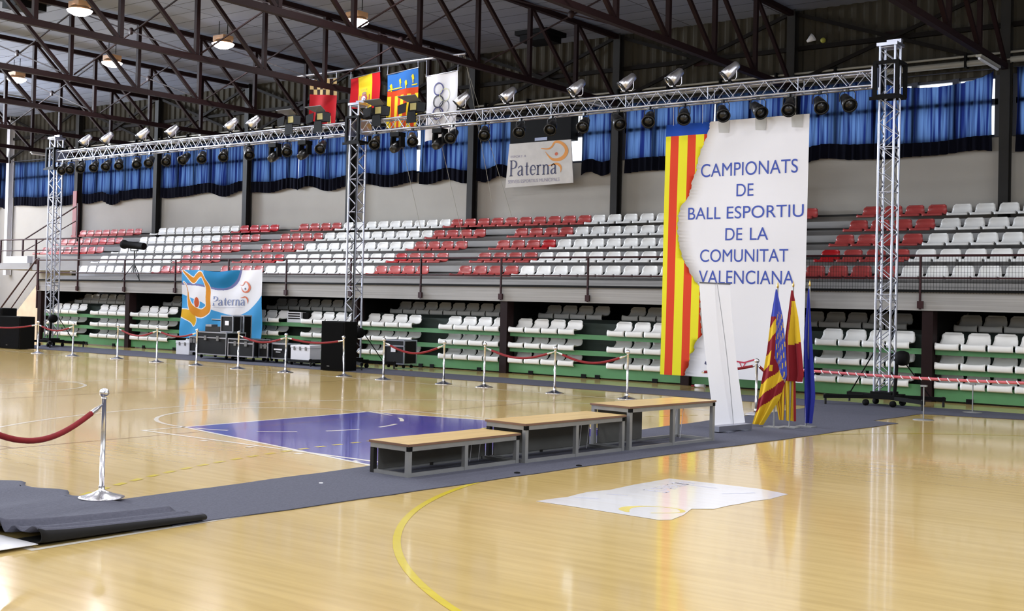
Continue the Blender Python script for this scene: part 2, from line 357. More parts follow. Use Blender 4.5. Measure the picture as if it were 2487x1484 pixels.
for s in (-1, 1): arc_on(mb, gx, s*1.5, 5.97, PI, PI-s*PI/2 if s > 0 else PI*1.5, .06, 40, .0023)
line_on(mb, gx-5.97, -1.5, gx-5.97, 1.5, .06, .0023)
for s in (-1, 1):
    for k in range(48):
        a = PI-s*(k+.2)*(PI/2)/48; arc_on(mb, gx, s*1.5, 8.97, a, a-s*.018, .07, 2, .0024)
for k in range(10): line_on(mb, gx-8.97, -1.4+k*.29, gx-8.97, -1.25+k*.29, .07, .0024)
mb.build('yellow_court_lines', M_YEL, FL)
mb = MB(); line_on(mb, .62, -14, .62, 14, .03, .0011); line_on(mb, -14, -4.6, .62, -4.6, .03, .0011); line_on(mb, -5.4, -14, -5.4, 14, .03, .0011)
mb.build('thin_red_court_lines', M_THIN, FL)

struct(MB().box(XL, XR, YF, YB+.3, ZC, ZC+.3).build('ceiling', ceiling_mat()), 'grey blue tiled ceiling above the roof trusses', 'ceiling')
# long wall: painted lower wall, window band, corrugated upper wall
COLX = [-36.45, -31.2, -25.9, -20.63, -15.38, -10.12, -4.86, .42, 5.72, 11.0, 16.3]
ZS, ZT = 5.92, 7.36
mb = MB().box(XL, XR, YB, YB+.25, 0, ZS)
for x in COLX: mb.box(x-.2, x+.2, YB, YB+.25, ZS, ZT)
mb.box(16.5, XR, YB, YB+.25, ZS, ZT)
WB = struct(mb.build('wall_back', M_CREAM), 'pale painted long wall behind the seating', 'wall')
mb = MB(); n = int((XR-XL)/.32)
for i in range(n):
    x = XL+i*.32
    for (a, b, c) in ((0, .10, 0), (.10, .16, 1), (.16, .26, 2), (.26, .32, 3)):
        y0, y1 = {0: (0, 0), 1: (0, -.045), 2: (-.045, -.045), 3: (-.045, 0)}[c]
        mb.add([(x+a, YB+y0, ZT), (x+b, YB+y1, ZT), (x+b, YB+y1, ZC), (x+a, YB+y0, ZC)], [(0, 1, 2, 3)])
mb.box(XL, XR, YB+.1, YB+.25, ZT, ZC); mb.build('corrugated_cladding', M_METALWALL, WB)
mb = MB().box(XL, XL+.3, YF, YB, 0, 3.5).box(XL, XL+.3, YF, 10.2, 3.5, 5.8).box(XL, XL+.3, 15, YB, 3.5, 5.8).box(XL, XL+.3, YF, YB, 9.0, ZC).box(XL, XL+.3, YF, -7, 5.8, 9.0).box(XL, XL+.3, 15, YB, 5.8, 9.0)
struct(mb.build('wall_left', M_CREAM), 'pale end wall at the left of the hall', 'wall')
struct(MB().box(XR, XR+.3, YF, YB, 0, 4.9).box(XR, XR+.3, YF, YB, 7.5, ZC).box(XR, XR+.3, YF, -9.2, 4.9, 7.5).box(XR, XR+.3, 9.2, YB, 4.9, 7.5).build('wall_right', M_CREAM), 'pale end wall at the right of the hall', 'wall')
mb = MB().box(XL, XR, YF-.3, YF, 0, 4.6).box(XL, XR, YF-.3, YF, 7.0, ZC).box(12, XR, YF-.3, YF, 4.6, 7).box(XL, -32, YF-.3, YF, 4.6, 7)
struct(mb.build('wall_front', M_CREAM), 'pale long wall behind the camera', 'wall')
wn = 0
for i in range(len(COLX)):
    xa = (COLX[i-1] if i else XL-.16)+.16; xb = COLX[i]-.16
    o = MB().tube((xa, YB-.15, 7.5), (xb, YB-.15, 7.5), .015, 6)
    for xx in (xa+.1, (xa+xb)/2, xb-.1): o.box(xx-.015, xx+.015, YB-.15, YB, 7.485, 7.515)
    tag(o.build('curtain_rail', M_FRAME), 'thin dark curtain rail above the window band, %s bay from left' % ['first','second','third','fourth','fifth','sixth','seventh','eighth','ninth','tenth','eleventh'][i], 'rail', 'curtain rails')
    x0 = (COLX[i-1] if i else XL-.2)+.2; x1 = COLX[i]-.2; wn += 1
    mb = MB(); mb.box(x0, x1, YB, YB+.08, ZS, ZS+.06); mb.box(x0, x1, YB, YB+.08, ZT-.06, ZT); mb.box(x0, x1, YB-.072, YB+.08, 6.67, 6.81)
    for k in range(6):
        xx = x0+(x1-x0)*k/5; mb.box(xx-.075, xx+.075, YB-.072, YB+.08, ZS, ZT)
    struct(mb.build('window_%d' % wn, M_FRAME), 'dark framed high window band, bay %d from the left' % wn, 'window')

# steel columns on the long wall
for i, x in enumerate(COLX[:10]):
    t = thing('steel_column', ['white painted wall column at the far left end', 'red wall column beside the upper stair rail', 'dark wall column right of the red column, above white seats', 'dark wall column above the bright red seats in the top row',
        'dark wall column hidden behind the middle truss tower', 'dark wall column left of the scoreboard and town sign', 'dark wall column between the town sign and the tall banner', 'dark wall column behind the tall championship banner',
        'dark wall column at the right edge beside the last window', 'dark wall column just beyond the right edge of the photo'][i], 'column', (x, YB-.16, 0), 0, 'steel columns of the long wall')
    m = M_WHITEBOX if i == 0 else M_GREYSTEEL
    mb = MB().box(-.11, .11, -.13, -.11, 2.5, ZC).box(-.11, .11, .10, .12, 2.5, ZC).box(-.015, .015, -.11, .10, 2.5, ZC)
    mb.build('steel_section', m if i != 1 else M_GREYSTEEL, t)
    if i == 1: MB().box(-.13, .13, -.16, -.13, 2.9, 6.0).build('red_lower_casing', M_REDPAINT, t)
# wall girts and cross bracing
M_DARKGIRT = mat('dark_brown_girt', (24, 21, 20), .7, var=.1, spec=.1)
for i in range(9):
    x0, x1 = COLX[i], COLX[i+1]; t = thing('wall_bracing', 'dark crossed steel bracing on the upper wall, %s bay from the left' % nth(i+1), 'bracing', ((x0+x1)/2, YB-.1, 8.5), 0, 'crossed wall bracing')
    d = (x1-x0)/2-.12
    MB().bar((-d, 0, .0), (d, 0, .0), .09, .11).build('girt', M_DARKGIRT, t)
    MB().bar((-d, -.07, .88), (d, -.07, -.88), .06, .09).build('diagonal', M_DARKGIRT, t)
    MB().bar((-d, -.12, -.88), (d, -.12, .88), .06, .09).build('diagonal', M_DARKGIRT, t)
    MB().box(-.22, .22, -.06, -.03, -.16, .16).build('gusset_plate', M_STEEL, t)
# roof trusses
NY = [16.7-2.11*k for k in range(16)]
def make_truss(label, x):
    t = thing('roof_truss', label, 'roof truss', (x, 0, 7.42), 0, 'maroon steel roof trusses')
    MB().bar((0, -15.2, .08), (0, 16.72, .08), .13, .14).build('bottom_chord', M_STEEL, t)
    MB().bar((0, -15.2, 1.98), (0, 16.72, 1.98), .13, .13).build('top_chord', M_STEEL, t)
    for y in NY[1:]: MB().bar((0, y, .16), (0, y, 1.92), .10, .10).build('vertical_strut', M_STEEL, t)
    for a, b in zip(NY[:-1], NY[1:]): MB().bar((0, b+.08, 1.92), (0, a-.08, .16), .085, .085, upv=(1, 0, 0)).build('diagonal_strut', M_STEEL, t)
    return t
tr0 = None
for i, x in enumerate(COLX[:10]):
    lab = 'maroon roof truss ending at the ' + ['far left white', 'red', 'third dark', 'fourth dark', 'fifth, tower-hidden', 'sixth', 'seventh', 'banner-hidden eighth', 'ninth, right-edge', 'tenth, off-frame'][i] + ' wall column'
    if tr0 is None: tr0 = make_truss(lab, x)
    else: dup(tr0, (x, 0, 7.42), lab)
for i in range(9):                                    # sway bracing between trusses
    x0, x1 = COLX[i]+.08, COLX[i+1]-.08
    for y, yn in ((6.15, 'front'), (10.5, 'rear')):
        if yn == 'rear' and i > 6: continue
        t = thing('sway_brace', 'thin crossed brace between roof trusses, %s line, %s gap from left' % (yn, nth(i+1)), 'bracing', ((x0+x1)/2, y, 8.45), 0, 'crossed sway braces between trusses')
        d = (x1-x0)/2
        MB().bar((-d, 0, .85), (d, 0, -.85), .03, .03).build('brace_rod', M_STEEL, t)
        MB().bar((-d, .06, -.85), (d, .06, .85), .03, .03).build('brace_rod', M_STEEL, t)
        MB().lathe([(0, -.02), (.09, -.02), (.09, .02), (0, .02)], 10, mtx=Matrix.Rotation(PI/2, 3, 'X')).build('centre_plate', M_STEEL, t)
# pipe along the wall over the windows, ceiling vents, unlit battens
mb = MB(); mb.tube((-33, YB-.22, 7.66), (13, YB-.22, 7.66), .075, 10); mb.tube((-33, YB-.2, 7.84), (13, YB-.2, 7.84), .03, 8)
p = mb.build('wall_pipe', M_PIPE); tag(p, 'pale grey pipe running along the wall above the windows', 'pipe')
c = MB()
for k in range(28): MB().box(-32+k*1.6, -31.95+k*1.6, YB-.32, YB-.1, 7.56, 7.9).build('pipe_clamp', M_BLACK, p)
for nm, x0, x1, y0, y1, lb in (('a', -7.2, -6.1, 14.9, 15.9, 'dark square ceiling vent near the wall, left of the seventh column'), ('b', -16.4, -15.6, 4.6, 5.7, 'dark square ceiling vent beside the upper left lamp')):
    t = thing('ceiling_vent', lb, 'vent', ((x0+x1)/2, (y0+y1)/2, ZC), 0, 'dark ceiling vents'); a = (x1-x0)/2; b = (y1-y0)/2
    MB().box(-a, a, -b, b, -.12, 0).build('vent_frame', M_BLACK, t); MB().box(-a*.8, a*.8, -b*.8, b*.8, -.3, -.12).build('vent_box', M_BLACK, t)
for i, x in enumerate(COLX[:9]):
    if i in (4, 7): continue
    t = thing('batten_light', 'unlit fluorescent batten under the roof truss of the %s wall column' % nth(i+1), 'light', (x, 15.3, 7.36), 0, 'unlit fluorescent battens')
    MB().box(-.06, .06, -.75, .75, .0, .05).build('batten_body', M_PIPE, t); MB().tube((0, -.7, -.03), (0, .7, -.03), .03, 8).build('fluorescent_tube', M_WHITEBOX, t)

# high bay lamps
def make_highbay(label, loc):
    t = thing('high_bay_lamp', label, 'lamp', loc, 0, 'lit high bay ceiling lamps')
    MB().box(-.22, .22, -.18, .18, .02, .16).build('ballast_box', M_TAN, t)
    MB().lathe([(.2, .05), (.27, -.02), (.3, -.1), (.28, -.1), (.25, -.03)], 20).build('reflector', M_TAN, t)
    MB().lathe([(0, -.19), (.16, -.175), (.28, -.11), (.31, -.06), (0, -.06)], 20).build('glowing_diffuser', M_GLOW, t)
    for s in (-1, 1): MB().tube((s*.18, 0, .2), (s*.18, 0, .62), .012, 6).build('hanger_rod', M_BLACK, t)
    l = bpy.data.lights.new('lamp_light', 'AREA'); l.shape = 'DISK'; l.size = .5; l.energy = LAMP_POWER; l.color = (.965, .97, 1.0)
    o = bpy.data.objects.new('lamp_light', l); COL.objects.link(o); o.parent = t; o.location = (0, 0, -.21)
    return t
lp0 = None
for iy, y in enumerate((9.6, 5.1, .6, -3.9, -8.4, -12.9)):
    for ix, x in enumerate((-34.3, -29.1, -23.9, -18.6, -13.4, -8.2, -2.9, 2.4, 7.7, 13.0)):
        if iy == 0 and x > -5: continue              # this end of the rear row is dark in the photo
        vis = {(0, 2): 'lit ceiling lamp at the left edge, furthest left', (0, 3): 'lit ceiling lamp, second from left in the rear row', (0, 4): 'lit ceiling lamp, third from left in the rear row',
               (0, 5): 'lit ceiling lamp above the hanging flags', (1, 4): 'large lit ceiling lamp at the top left of the photo'}
        lb = vis.get((iy, ix), 'lit ceiling lamp outside the photo, lamp row %s, place %s' % (nth(iy+1), nth(ix+1)))
        if lp0 is None: lp0 = make_highbay(lb, (x, y, 8.9))
        else: dup(lp0, (x, y, 8.9), lb)

# ------------------------------------------------------------------ curtains
M_CURT_SHADE = mat('curtain_shade_below_sill', (13, 14, 24), .95, var=.1, spec=.05)  # curtain strip below the sill gets no daylight; its shade painted near black
CS = [(-38.1, -36.6, 0), (-36.1, -31.35, .1), (-31.0, -28.35, .05), (-28.4, -26.0, 0), (-25.7, -23.15, 0), (-23.2, -20.8, 0), (-20.45, -17.95, 0), (-18.0, -15.55, 0), (-15.2, -12.48, 0),
      (-12.32, -10.28, 0), (-9.97, -8.55, 0), (-6.1, -4.95, 0), (-4.58, -1.8, 0), (-1.78, .25, 0), (.56, 2.72, 0), (2.7, 5.42, .30), (5.95, 10.8, 0)]
for i, (x0, x1, sag) in enumerate(CS):
    nf = max(4, int((x1-x0)*5)); ph = random.random()*6; wob = random.random()*.05+.03; seed = random.random()*10
    sill_shade = (5.95-7.495)/(5.56-7.495)-1.0
    def cf(u, v, x0=x0, x1=x1, sag=sag, ph=ph, wob=wob, nf=nf, seed=seed):
        x = x0+(x1-x0)*u; f = .035*math.sin(u*nf*2*PI+ph+1.1*math.sin(5*u+seed))+.02*math.sin(u*nf*4.7+seed*3+v*1.5)
        zt = 7.495-sag*math.sin(PI*u)**.5; zb = 5.56+wob*math.sin(u*PI*2+ph)-.04*math.sin(u*9+seed)
        if i < 3: zb -= .12*abs(math.sin(u*5+seed))
        return (x+.02*math.sin(v*4+u*nf*6), YB-.13+f*(.35+.5*v), zt+(zb-zt)*v)
    c = MB().grid(cf, nf*12, 20, mfn=lambda u, v: 1 if v > .80 else 0).build('curtain', [C_CURT, M_CURT_SHADE], recalc=False)
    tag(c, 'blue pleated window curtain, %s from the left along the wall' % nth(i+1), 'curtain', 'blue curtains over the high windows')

# ================================================================== upper concrete stand
XS0, XS1 = -26.45, 12.5
t = thing('concrete_grandstand', 'grey stepped concrete grandstand carrying the red and white seats', 'grandstand', (0, 0, 0))
mb = MB(); mb.box(XS0, XS1, 12.12, 12.9, 1.83, 2.2); mb.build('front_slab', M_CONC, t)
for k in range(5):
    y0 = 12.82+.838*k; zt = 2.40+.395*k; y1 = YB-.02 if k == 4 else y0+.95
    x0 = XS0 if k < 2 else -30.75
    MB().box(x0, XS1, y0, y1, zt-.55 if k else 1.83, zt).build('concrete_step', M_CONC if k == 0 else M_CONC2, t)
    r = MB(); r.box(-25.4 if k < 2 else -30.6, XS1, y0+.50, y0+.54, zt+.16, zt+.21); r.build('seat_rail', M_GREYSTEEL, t)
# retracted lower stand in units between the posts, and the posts
PX = [-26.36, -21.12, -15.85, -10.55, -5.25, .0, 5.5, 10.8]
for i, x in enumerate(PX):
    t = thing('support_post', 'dark maroon steel post under the stand, %s from the left' % nth(i+1), 'post', (x, 12.3, 0), 0, 'posts carrying the grandstand')
    MB().box(-.11, .11, -.14, .14, 0, 1.83).build('post_shaft', M_STEEL, t)
    MB().prism([(.14, 1.83), (.14, 1.05), (.4, 1.3), (2.4, 1.83)], 'x', -.08, .08).build('haunch_beam', M_BLACK, t)
for i in range(7):
    a, b = PX[i]+.13, PX[i+1]-.13; c = (a+b)/2; h = (b-a)/2
    t = thing('telescopic_stand_unit', 'retracted green lower seating unit, %s bay from the left' % nth(i+1), 'seating unit', (c, 12.26, 0), 0, 'retracted seating units under the slab')
    MB().box(-h, h, 0, .05, .035, .335).build('green_base_panel', M_GREEN, t)
    for xx in (-h+.7, -.2, .2, h-.7): MB().box(xx-.07, xx+.07, -.02, .03, 0.0, .1).build('floor_roller', M_BLACK, t)
    for z in (.555, .945): MB().box(-h, h, .02, .16, z, z+.115).build('green_seat_rail', M_GREEN, t)
    MB().box(-h, h, 1.3, 1.42, 1.3, 1.415).build('green_seat_rail', M_GREENDK, t)
    MB().box(-h, h, .52, .56, .05, 1.33).build('backing_board', M_GREENDK, t); MB().box(-h, h, 2.2, 2.25, 1.2, 1.83).build('rear_board', M_BLACK, t)
# seats -------------------------------------------------------------
def make_seat(name, m, lip, back):
    prof = [(.05, -.02 if lip > .06 else .0), (.008, .0), (0, lip*.5), (.012, lip), (.05, lip+.006), (.18, lip-.02), (.32, lip-.012), (.385, lip+.03), (.42, lip+.09), (.445, lip+.18), (.47, back-.03), (.478, back)]
    def fn(u, v):
        i = v*(len(prof)-1); k = min(int(i), len(prof)-2); f = i-k
        y = prof[k][0]*(1-f)+prof[k+1][0]*f; z = prof[k][1]*(1-f)+prof[k+1][1]*f
        w = .235 if v < .6 else .235-.05*((v-.6)/.4)**1.3
        if v > .93: w -= .025
        s = 2*u-1; edge = abs(s)**3
        if .3 < v < .75: z += .022*edge
        if v >= .75: y -= .03*edge
        return (s*w, y, z)
    mb = MB().grid(fn, 10, 22)
    return mb.build(name, m, solid=-.012)
SW = make_seat('white_stadium_seat', M_SEATW, .05, .30); SR = make_seat('red_stadium_seat', M_SEATR, .05, .30); SBR = make_seat('red_stadium_seat', M_SEATB, .05, .30); SL = make_seat('white_bleacher_seat', M_SEATW, .105, .34)
used = {}
def seat(proto, loc, label, group):
    if proto.name not in used: used[proto.name] = 1; o = proto
    else: o = proto.copy(); COL.objects.link(o)
    o.location = loc; tag(o, label, 'seat', group)
ROWN = ['front', 'second', 'third', 'fourth', 'top']
BL = [('R', 1, -30.43, 8), ('W', 1, -25.2, 9), ('R', 2, -20.45, 4), ('R', 3, -17.36, 4), ('W', 2, -15.21, 9), ('R', 4, -10.5, 4), ('R', 5, -7.37, 4), ('W', 3, -5.26, 9), ('R', 6, -.52, 4), ('R', 7, 2.68, 4), ('W', 4, 4.84, 7)]
BRIGHT = {(3, 1, 5), (1, 4, 0), (2, 5, 3), (1, 7, 0), (1, 3, 3), (4, 2, 0), (4, 2, 1), (4, 2, 2), (4, 2, 3), (2, 1, 6)}
for k in range(5):
    y = 12.75+.838*k; z = 2.477+.395*k
    for cname, bi, x0, n in BL:
        if cname == 'R' and bi == 1 and k < 2: continue
        if k == 4 and bi == 5 and cname == 'R': continue
        if k == 4 and bi == 4 and cname == 'R': n = 10
        for s in range(n):
            if cname == 'W': pr = SW
            else: pr = SBR if (k, bi, s) in BRIGHT else SR
            cn = {'W': 'white', 'R': 'red'}[cname]
            seat(pr, (x0+.5281*s, y, z), '%s seat from left in %s %s block, %s row of upper stand' % (nth(s+1), nth(bi), cn, ROWN[k]), '%s plastic seats on the upper stand' % cn)
LZ = [.285, .672, 1.062, 1.42]; LR = ['bottom', 'second', 'third', 'shaded fourth']
for k in range(4):
    y = 12.17 if k < 3 else 13.5
    bn = 0
    for i, p in enumerate(PX[:7]):
        for off, n in ((.13 if i else .3, 4), (3.1, 4)) if k < 3 else (((0, 4), (2.58, 4)) if i == 4 else ((0, 9),)):
            bn += 1
            for s in range(n):
                x = p+off+(.25+.515*s if k < 3 else .345+.505*s)
                if i == 2 and off > 3 and k == 2 and s == 0: pass
                seat(SL, (x, y, LZ[k]), '%s white seat from left in %s block, %s row of lower stand' % (nth(s+1), nth(bn), LR[k]), 'white plastic seats on the lower stand')

# railings ----------------------------------------------------------
def rail_run(label, x0, x1, posts, mesh=False):
    t = thing('guard_railing', label, 'railing', ((x0+x1)/2, 12.082, 2.2), 0); c = (x0+x1)/2
    MB().tube((x0-c, 0, .735), (x1-c, 0, .735), .024, 8).build('top_rail', M_RAIL, t)
    MB().tube((x0-c, 0, .285), (x1-c, 0, .285), .018, 8).build('middle_rail', M_RAIL, t)
    MB().box(x0-c, x1-c, -.02, .02, .0, .05).build('toe_rail', M_BLACK, t)
    for p in posts:
        b = MB().box(p-c-.018, p-c+.018, -.022, .022, -.35, .735); b.box(p-c-.045, p-c+.075, -.05, .0, -.33, -.18); b.build('railing_post', M_RAIL, t)
    if mesh:
        mb = MB(); n = int((x1-x0)/.06)
        for i in range(n): mb.bar((x0-c+i*.06, .02, -.02), (x0-c+i*.06, .02, .72), .005, .005)
        for zz in (.1, .2, .4, .5, .6): mb.bar((x0-c, .022, zz), (x1-c, .022, zz), .004, .004)
        mb.build('wire_mesh_infill', M_GREYSTEEL, t)
rail_run('maroon guard railing along the front of the upper stand', -26.4, 2.7, [-26.35, -23.9, -21.2, -18.5, -15.9, -13.3, -10.65, -8.02, -5.3, -2.65, 0.05, 2.68])
rail_run('dark guard railing with wire mesh at the right of the stand', 2.75, 12.4, [2.78, 5.37, 8.0, 10.7, 12.37], True)

# stairs, landing and rails at the far left ---------------------------
t = thing('concrete_stair', 'concrete stair with cream side rising to the stand at far left', 'stair', (-29.4, 12.3, 0))
mb = MB()
for k in range(11): mb.box(.26*k, 2.9, 0, 1.9, .195*k+.0, .195*(k+1))
mb.build('stair_steps', M_CONC2, t)
MB().prism([(0.05, 0), (2.9, 0), (2.9, 2.1), (2.75, 2.1)], 'y', -.04, 0).build('cream_side_panel', mat('cream_plaster', (226, 204, 176), .8), t)
t = thing('landing_slab', 'pale concrete landing beside the top of the lower stair', 'landing', (-31.6, 14.4, 0))
MB().box(-2.6, .82, 0, 2.4, 2.68, 2.93).build('slab', M_CONC2, t); MB().box(-1.3, .3, .2, .5, 2.93, 3.22).build('white_upstand', M_WHITEBOX, t)
MB().box(-2.4, -2.2, .1, .3, 0, 2.68).build('slab_post', M_STEEL, t)
t = thing('stair_railing', 'dark maroon handrail of the lower stair at far left', 'railing', (-29.0, 12.2, 0))
MB().path([(-.1, 0, 1.05), (2.34, 0, 2.98), (2.48, 0, 2.98)], .03, 8).build('handrail', M_RAIL, t); MB().path([(.6, 0, 1.05), (2.34, 0, 2.5)], .022, 8).build('lower_bar', M_RAIL, t)
MB().box(2.4, 2.46, -.03, .03, 1.2, 2.98).build('railing_post', M_RAIL, t); MB().box(-.13, -.07, -.03, .03, 0, 1.05).build('railing_post', M_RAIL, t)
t = thing('landing_railing', 'maroon railing around the landing in front of red seats', 'railing', (-33.0, 14.42, 2.93))
MB().tube((0, 0, .94), (5.55, 0, .94), .028, 8).build('top_rail', M_RAIL, t); MB().tube((0, 0, .5), (5.55, 0, .5), .02, 8).build('middle_rail', M_RAIL, t)
for xx in (.02, 2.6, 5.53): MB().box(xx-.03, xx+.03, -.03, .03, -.05 if xx < 5 else -.35, .94).build('railing_post', M_RAIL, t)
t = thing('upper_stair_railing', 'maroon sloping handrail climbing to the red wall column', 'railing', (-33.0, 15.4, 2.93))
MB().path([(0.0, 0, .98), (3.9, 0, 2.33)], .03, 8).build('handrail', M_RAIL, t); MB().path([(0, 0, .5), (3.9, 0, 1.75)], .022, 8).build('lower_bar', M_RAIL, t)
MB().box(3.85, 3.93, -.04, .04, .9, 2.4).build('railing_post', M_RAIL, t); MB().box(-.03, .03, -.03, .03, 0, 1.0).build('railing_post', M_RAIL, t)

# ================================================================== stage truss
TY = 10.3
def lacing(mb, p, q, side, pitch, r=.009, n=5):      # zigzag between two parallel chords p->q and p+side
    p = Vector(p); q = Vector(q); L = (q-p).length; d = (q-p)/L; n_ = max(2, int(L/pitch)); s = Vector(side)
    for k in range(n_):
        a = p+d*(L*k/n_); b = p+d*(L*(k+.5)/n_)+s; c = p+d*(L*(k+1)/n_)
        mb.tube(a, b, r, n); mb.tube(b, c, r, n)
def make_tower(label, x, cap_tilt):
    t = thing('truss_tower', label, 'truss tower', (x, TY, .0097), 0, 'aluminium truss towers'); h = .145
    for sx in (-1, 1):
        for sy in (-1, 1): MB().tube((sx*h, sy*h, .24), (sx*h, sy*h, 6.82), .025, 8).build('tower_chord', M_ALU, t)
    for a, b, s in (((-h, -h), (-h, -h), (2*h, 0, 0)), ((-h, h), (-h, h), (2*h, 0, 0)), ((-h, -h), (-h, -h), (0, 2*h, 0)), ((h, -h), (h, -h), (0, 2*h, 0))):
        mb = MB(); lacing(mb, (a[0], a[1], .3), (a[0], a[1], 6.75), s, .46, .011)
        for z in (.26, 2.0, 2.1, 4.05, 4.9, 6.8): mb.tube((a[0], a[1], z), (a[0]+s[0], a[1]+s[1], z), .012, 6)
        mb.build('tower_lacing', M_ALU, t)
    mb = MB()
    for z in (5.86, 6.5): mb.box(-.24, .24, -.24, -.19, z-.03, z+.03); mb.box(-.24, .24, .19, .24, z-.03, z+.03); mb.box(-.24, -.19, -.19, .19, z-.03, z+.03); mb.box(.19, .24, -.19, .19, z-.03, z+.03)
    for sx in (-1, 1):
        for sy in (-1, 1): mb.box(sx*.215-.035, sx*.215+.035, sy*.215-.03, sy*.215+.03, 5.86, 6.5)
    mb.box(-.3, .3, -.27, -.24, 5.79, 5.85); mb.build('sleeve_block', M_BLACK, t)
    mb = MB().box(-.2, .2, -.2, .2, 6.82, 6.88); mb.box(-.06, .22, -.05, .05, 6.88, 6.95); mb.build('top_section', M_ALU, t)
    mb = MB().box(-.3, .3, -.3, .3, .14, .22); mb.box(-.2, .2, -.2, .2, .22, .27); mb.build('base_frame', M_BLACK, t)
    for sx, sy in ((-1, -1), (1, -1), (1, 1), (-1, 1)):
        MB().bar((sx*.2, sy*.2, .17), (sx*.95, sy*.62, .15), .08, .07).build('outrigger', M_BLACK, t)
        MB().tube((sx*.92, sy*.6, 0), (sx*.92, sy*.6, .2), .025, 8).build('levelling_foot', M_BLACKG, t)
        MB().lathe([(0, -.025), (.06, -.025), (.06, .025), (0, .025)], 12, c=(sx*.26, sy*.26, .06), mtx=Matrix.Rotation(PI/2, 3, 'X')).build('castor_wheel', M_BLACK, t)
    MB().path([(.27, -.22, .2), (.29, -.2, .6), (.30, -.2, .85), (.27, -.22, .9)], .035, 8).build('winch_arm', M_BLACK, t)
    MB().lathe([(0, -.1), (.12, -.1), (.14, -.03), (.14, .03), (.12, .1), (0, .1)], 14, c=(.4, -.2, .92), mtx=Matrix.Rotation(PI/2, 3, 'Y')).build('winch_drum', M_BLACK, t)
    MB().tube((.25, .1, .95), (.75, .35, .2), .012, 6).build('guy_brace', M_BLACK, t); MB().tube((-.25, .1, 1.0), (-.8, .35, .2), .012, 6).build('guy_brace', M_BLACK, t)
    return t
TX = [-22.57, -8.74, 5.32]
tw0 = make_tower('aluminium truss tower on black base at the left end', TX[0], 0)
dup(tw0, (TX[1], TY, .0097), 'aluminium truss tower in the middle behind the black speaker'); dup(tw0, (TX[2], TY, .0097), 'aluminium truss tower at the right beyond the flags')
for (x0, x1, lb) in ((TX[0]+.26, TX[1]-.26, 'horizontal lighting truss from left tower to middle tower'), (TX[1]+.26, TX[2]-.26, 'horizontal lighting truss from middle tower to right tower')):
    c = (x0+x1)/2; L = (x1-x0)/2; h = .145; zc = 6.25
    t = thing('truss_beam', lb, 'truss', (c, TY, zc), 0, 'lighting truss spans')
    for sy in (-1, 1):
        for sz in (-1, 1): MB().tube((-L, sy*h, sz*h), (L, sy*h, sz*h), .025, 8).build('beam_chord', M_ALU, t)
    for a, s in (((-h, -h), (0, 0, 2*h)), ((h, -h), (0, 0, 2*h)), ((-h, -h), (0, 2*h, 0)), ((-h, h), (0, 2*h, 0))):
        mb = MB(); lacing(mb, (-L, a[0], a[1]), (L, a[0], a[1]), s, .5, .011)
        k = -L
        while k < L+.01: mb.tube((k, a[0], a[1]), (k, a[0]+s[1], a[1]+s[2]), .011, 6); k += 2.0
        mb.build('beam_lacing', M_ALU, t)
    mb = MB()
    for s in (-1, 1): mb.box(s*L-.03, s*L+.03, -.2, .2, -.2, .2)
    mb.build('end_plates', M_ALU, t)
# lamps on the truss ---------------------------------------------------
def make_par(name, m, label, group, hang):
    t = thing(name, label, 'spotlight', (0, 0, 0), 0, group); s = -1 if hang else 1
    ax = Matrix.Rotation(math.radians(134 if not hang else 122), 3, 'X')
    ax = Matrix.Rotation(math.radians(38 if hang else -48), 3, 'Z') @ ax; g = 1.2 if hang else 1.15
    c = Vector((0, 0, s*.25))
    can = MB().lathe([(r*g, z*g) for r, z in [(0, -.19), (.05, -.19), (.075, -.16), (.085, -.08), (.105, .02), (.11, .16), (.102, .16), (.09, .03), (.07, .0)]], 18, c=c, mtx=ax).build('lamp_can', m, t)
    MB().lathe([(r*g, z*g) for r, z in [(0, .135), (.1, .135), (.104, .15), (0, .165)]], 18, c=c, mtx=ax).build('lens', M_LENS, can)
    f = ax @ Vector((0, 0, .17)); mb = MB()
    mb.lathe([(r*g, z*g) for r, z in [(.108, .155), (.122, .155), (.122, .17), (.108, .17)]], 18, c=c, mtx=ax); mb.build('filter_ring', M_BLACKG if not hang else m, can)
    MB().path([(-.13*g, 0, s*.24), (-.13*g, 0, s*.1), (-.1*g, 0, s*.05), (.1*g, 0, s*.05), (.13*g, 0, s*.1), (.13*g, 0, s*.24)], .011, 6).build('yoke', m, t)
    MB().box(-.03, .03, -.03, .03, min(0, s*.06), max(0, s*.06)).build('clamp', M_BLACKG, t)
    return t
topx = [-20.7, -19.55, -17.71, -16.3, -13.61, -12.68, -5.13, -3.72, -1.78, -.45, .73, 2.03]
p0 = None
for i, x in enumerate(topx):
    lb = 'silver can spotlight standing on the truss, %s from the left' % nth(i+1); loc = (x, TY-.145, 6.425)
    if p0 is None: p0 = make_par('can_spotlight', M_SILVER, lb, 'silver spotlights standing on the truss', False); p0.location = loc
    else: o = dup(p0, loc, lb, rz=random.uniform(-.25, .25))
botx = [-21.92, -21.5, -20.89, -20.17, -19.51, -18.89, -18.0, -17.33, -16.51, -15.66, -14.87, -13.91, -12.85, -11.29, -9.93, -7.97, -6.71, -5.4, -4.41, -3.34, -2.45, -1.56, -.67, .12, .97, 1.87, 2.66, 3.34, 3.98, 4.54]
b0 = None; span = {0: 0, 1: 0}
for i, x in enumerate(botx):
    k = 0 if x < TX[1] else 1; span[k] += 1
    lb = 'black can spotlight hanging under the %s truss span, %s from its left' % (('left', 'right')[k], nth(span[k])); loc = (x, TY-.145, 6.08)
    if b0 is None: b0 = make_par('hanging_can_spotlight', M_BLACKG, lb, 'black spotlights hanging under the truss', True); b0.location = loc
    else: dup(b0, loc, lb, rz=random.uniform(-.35, .35))
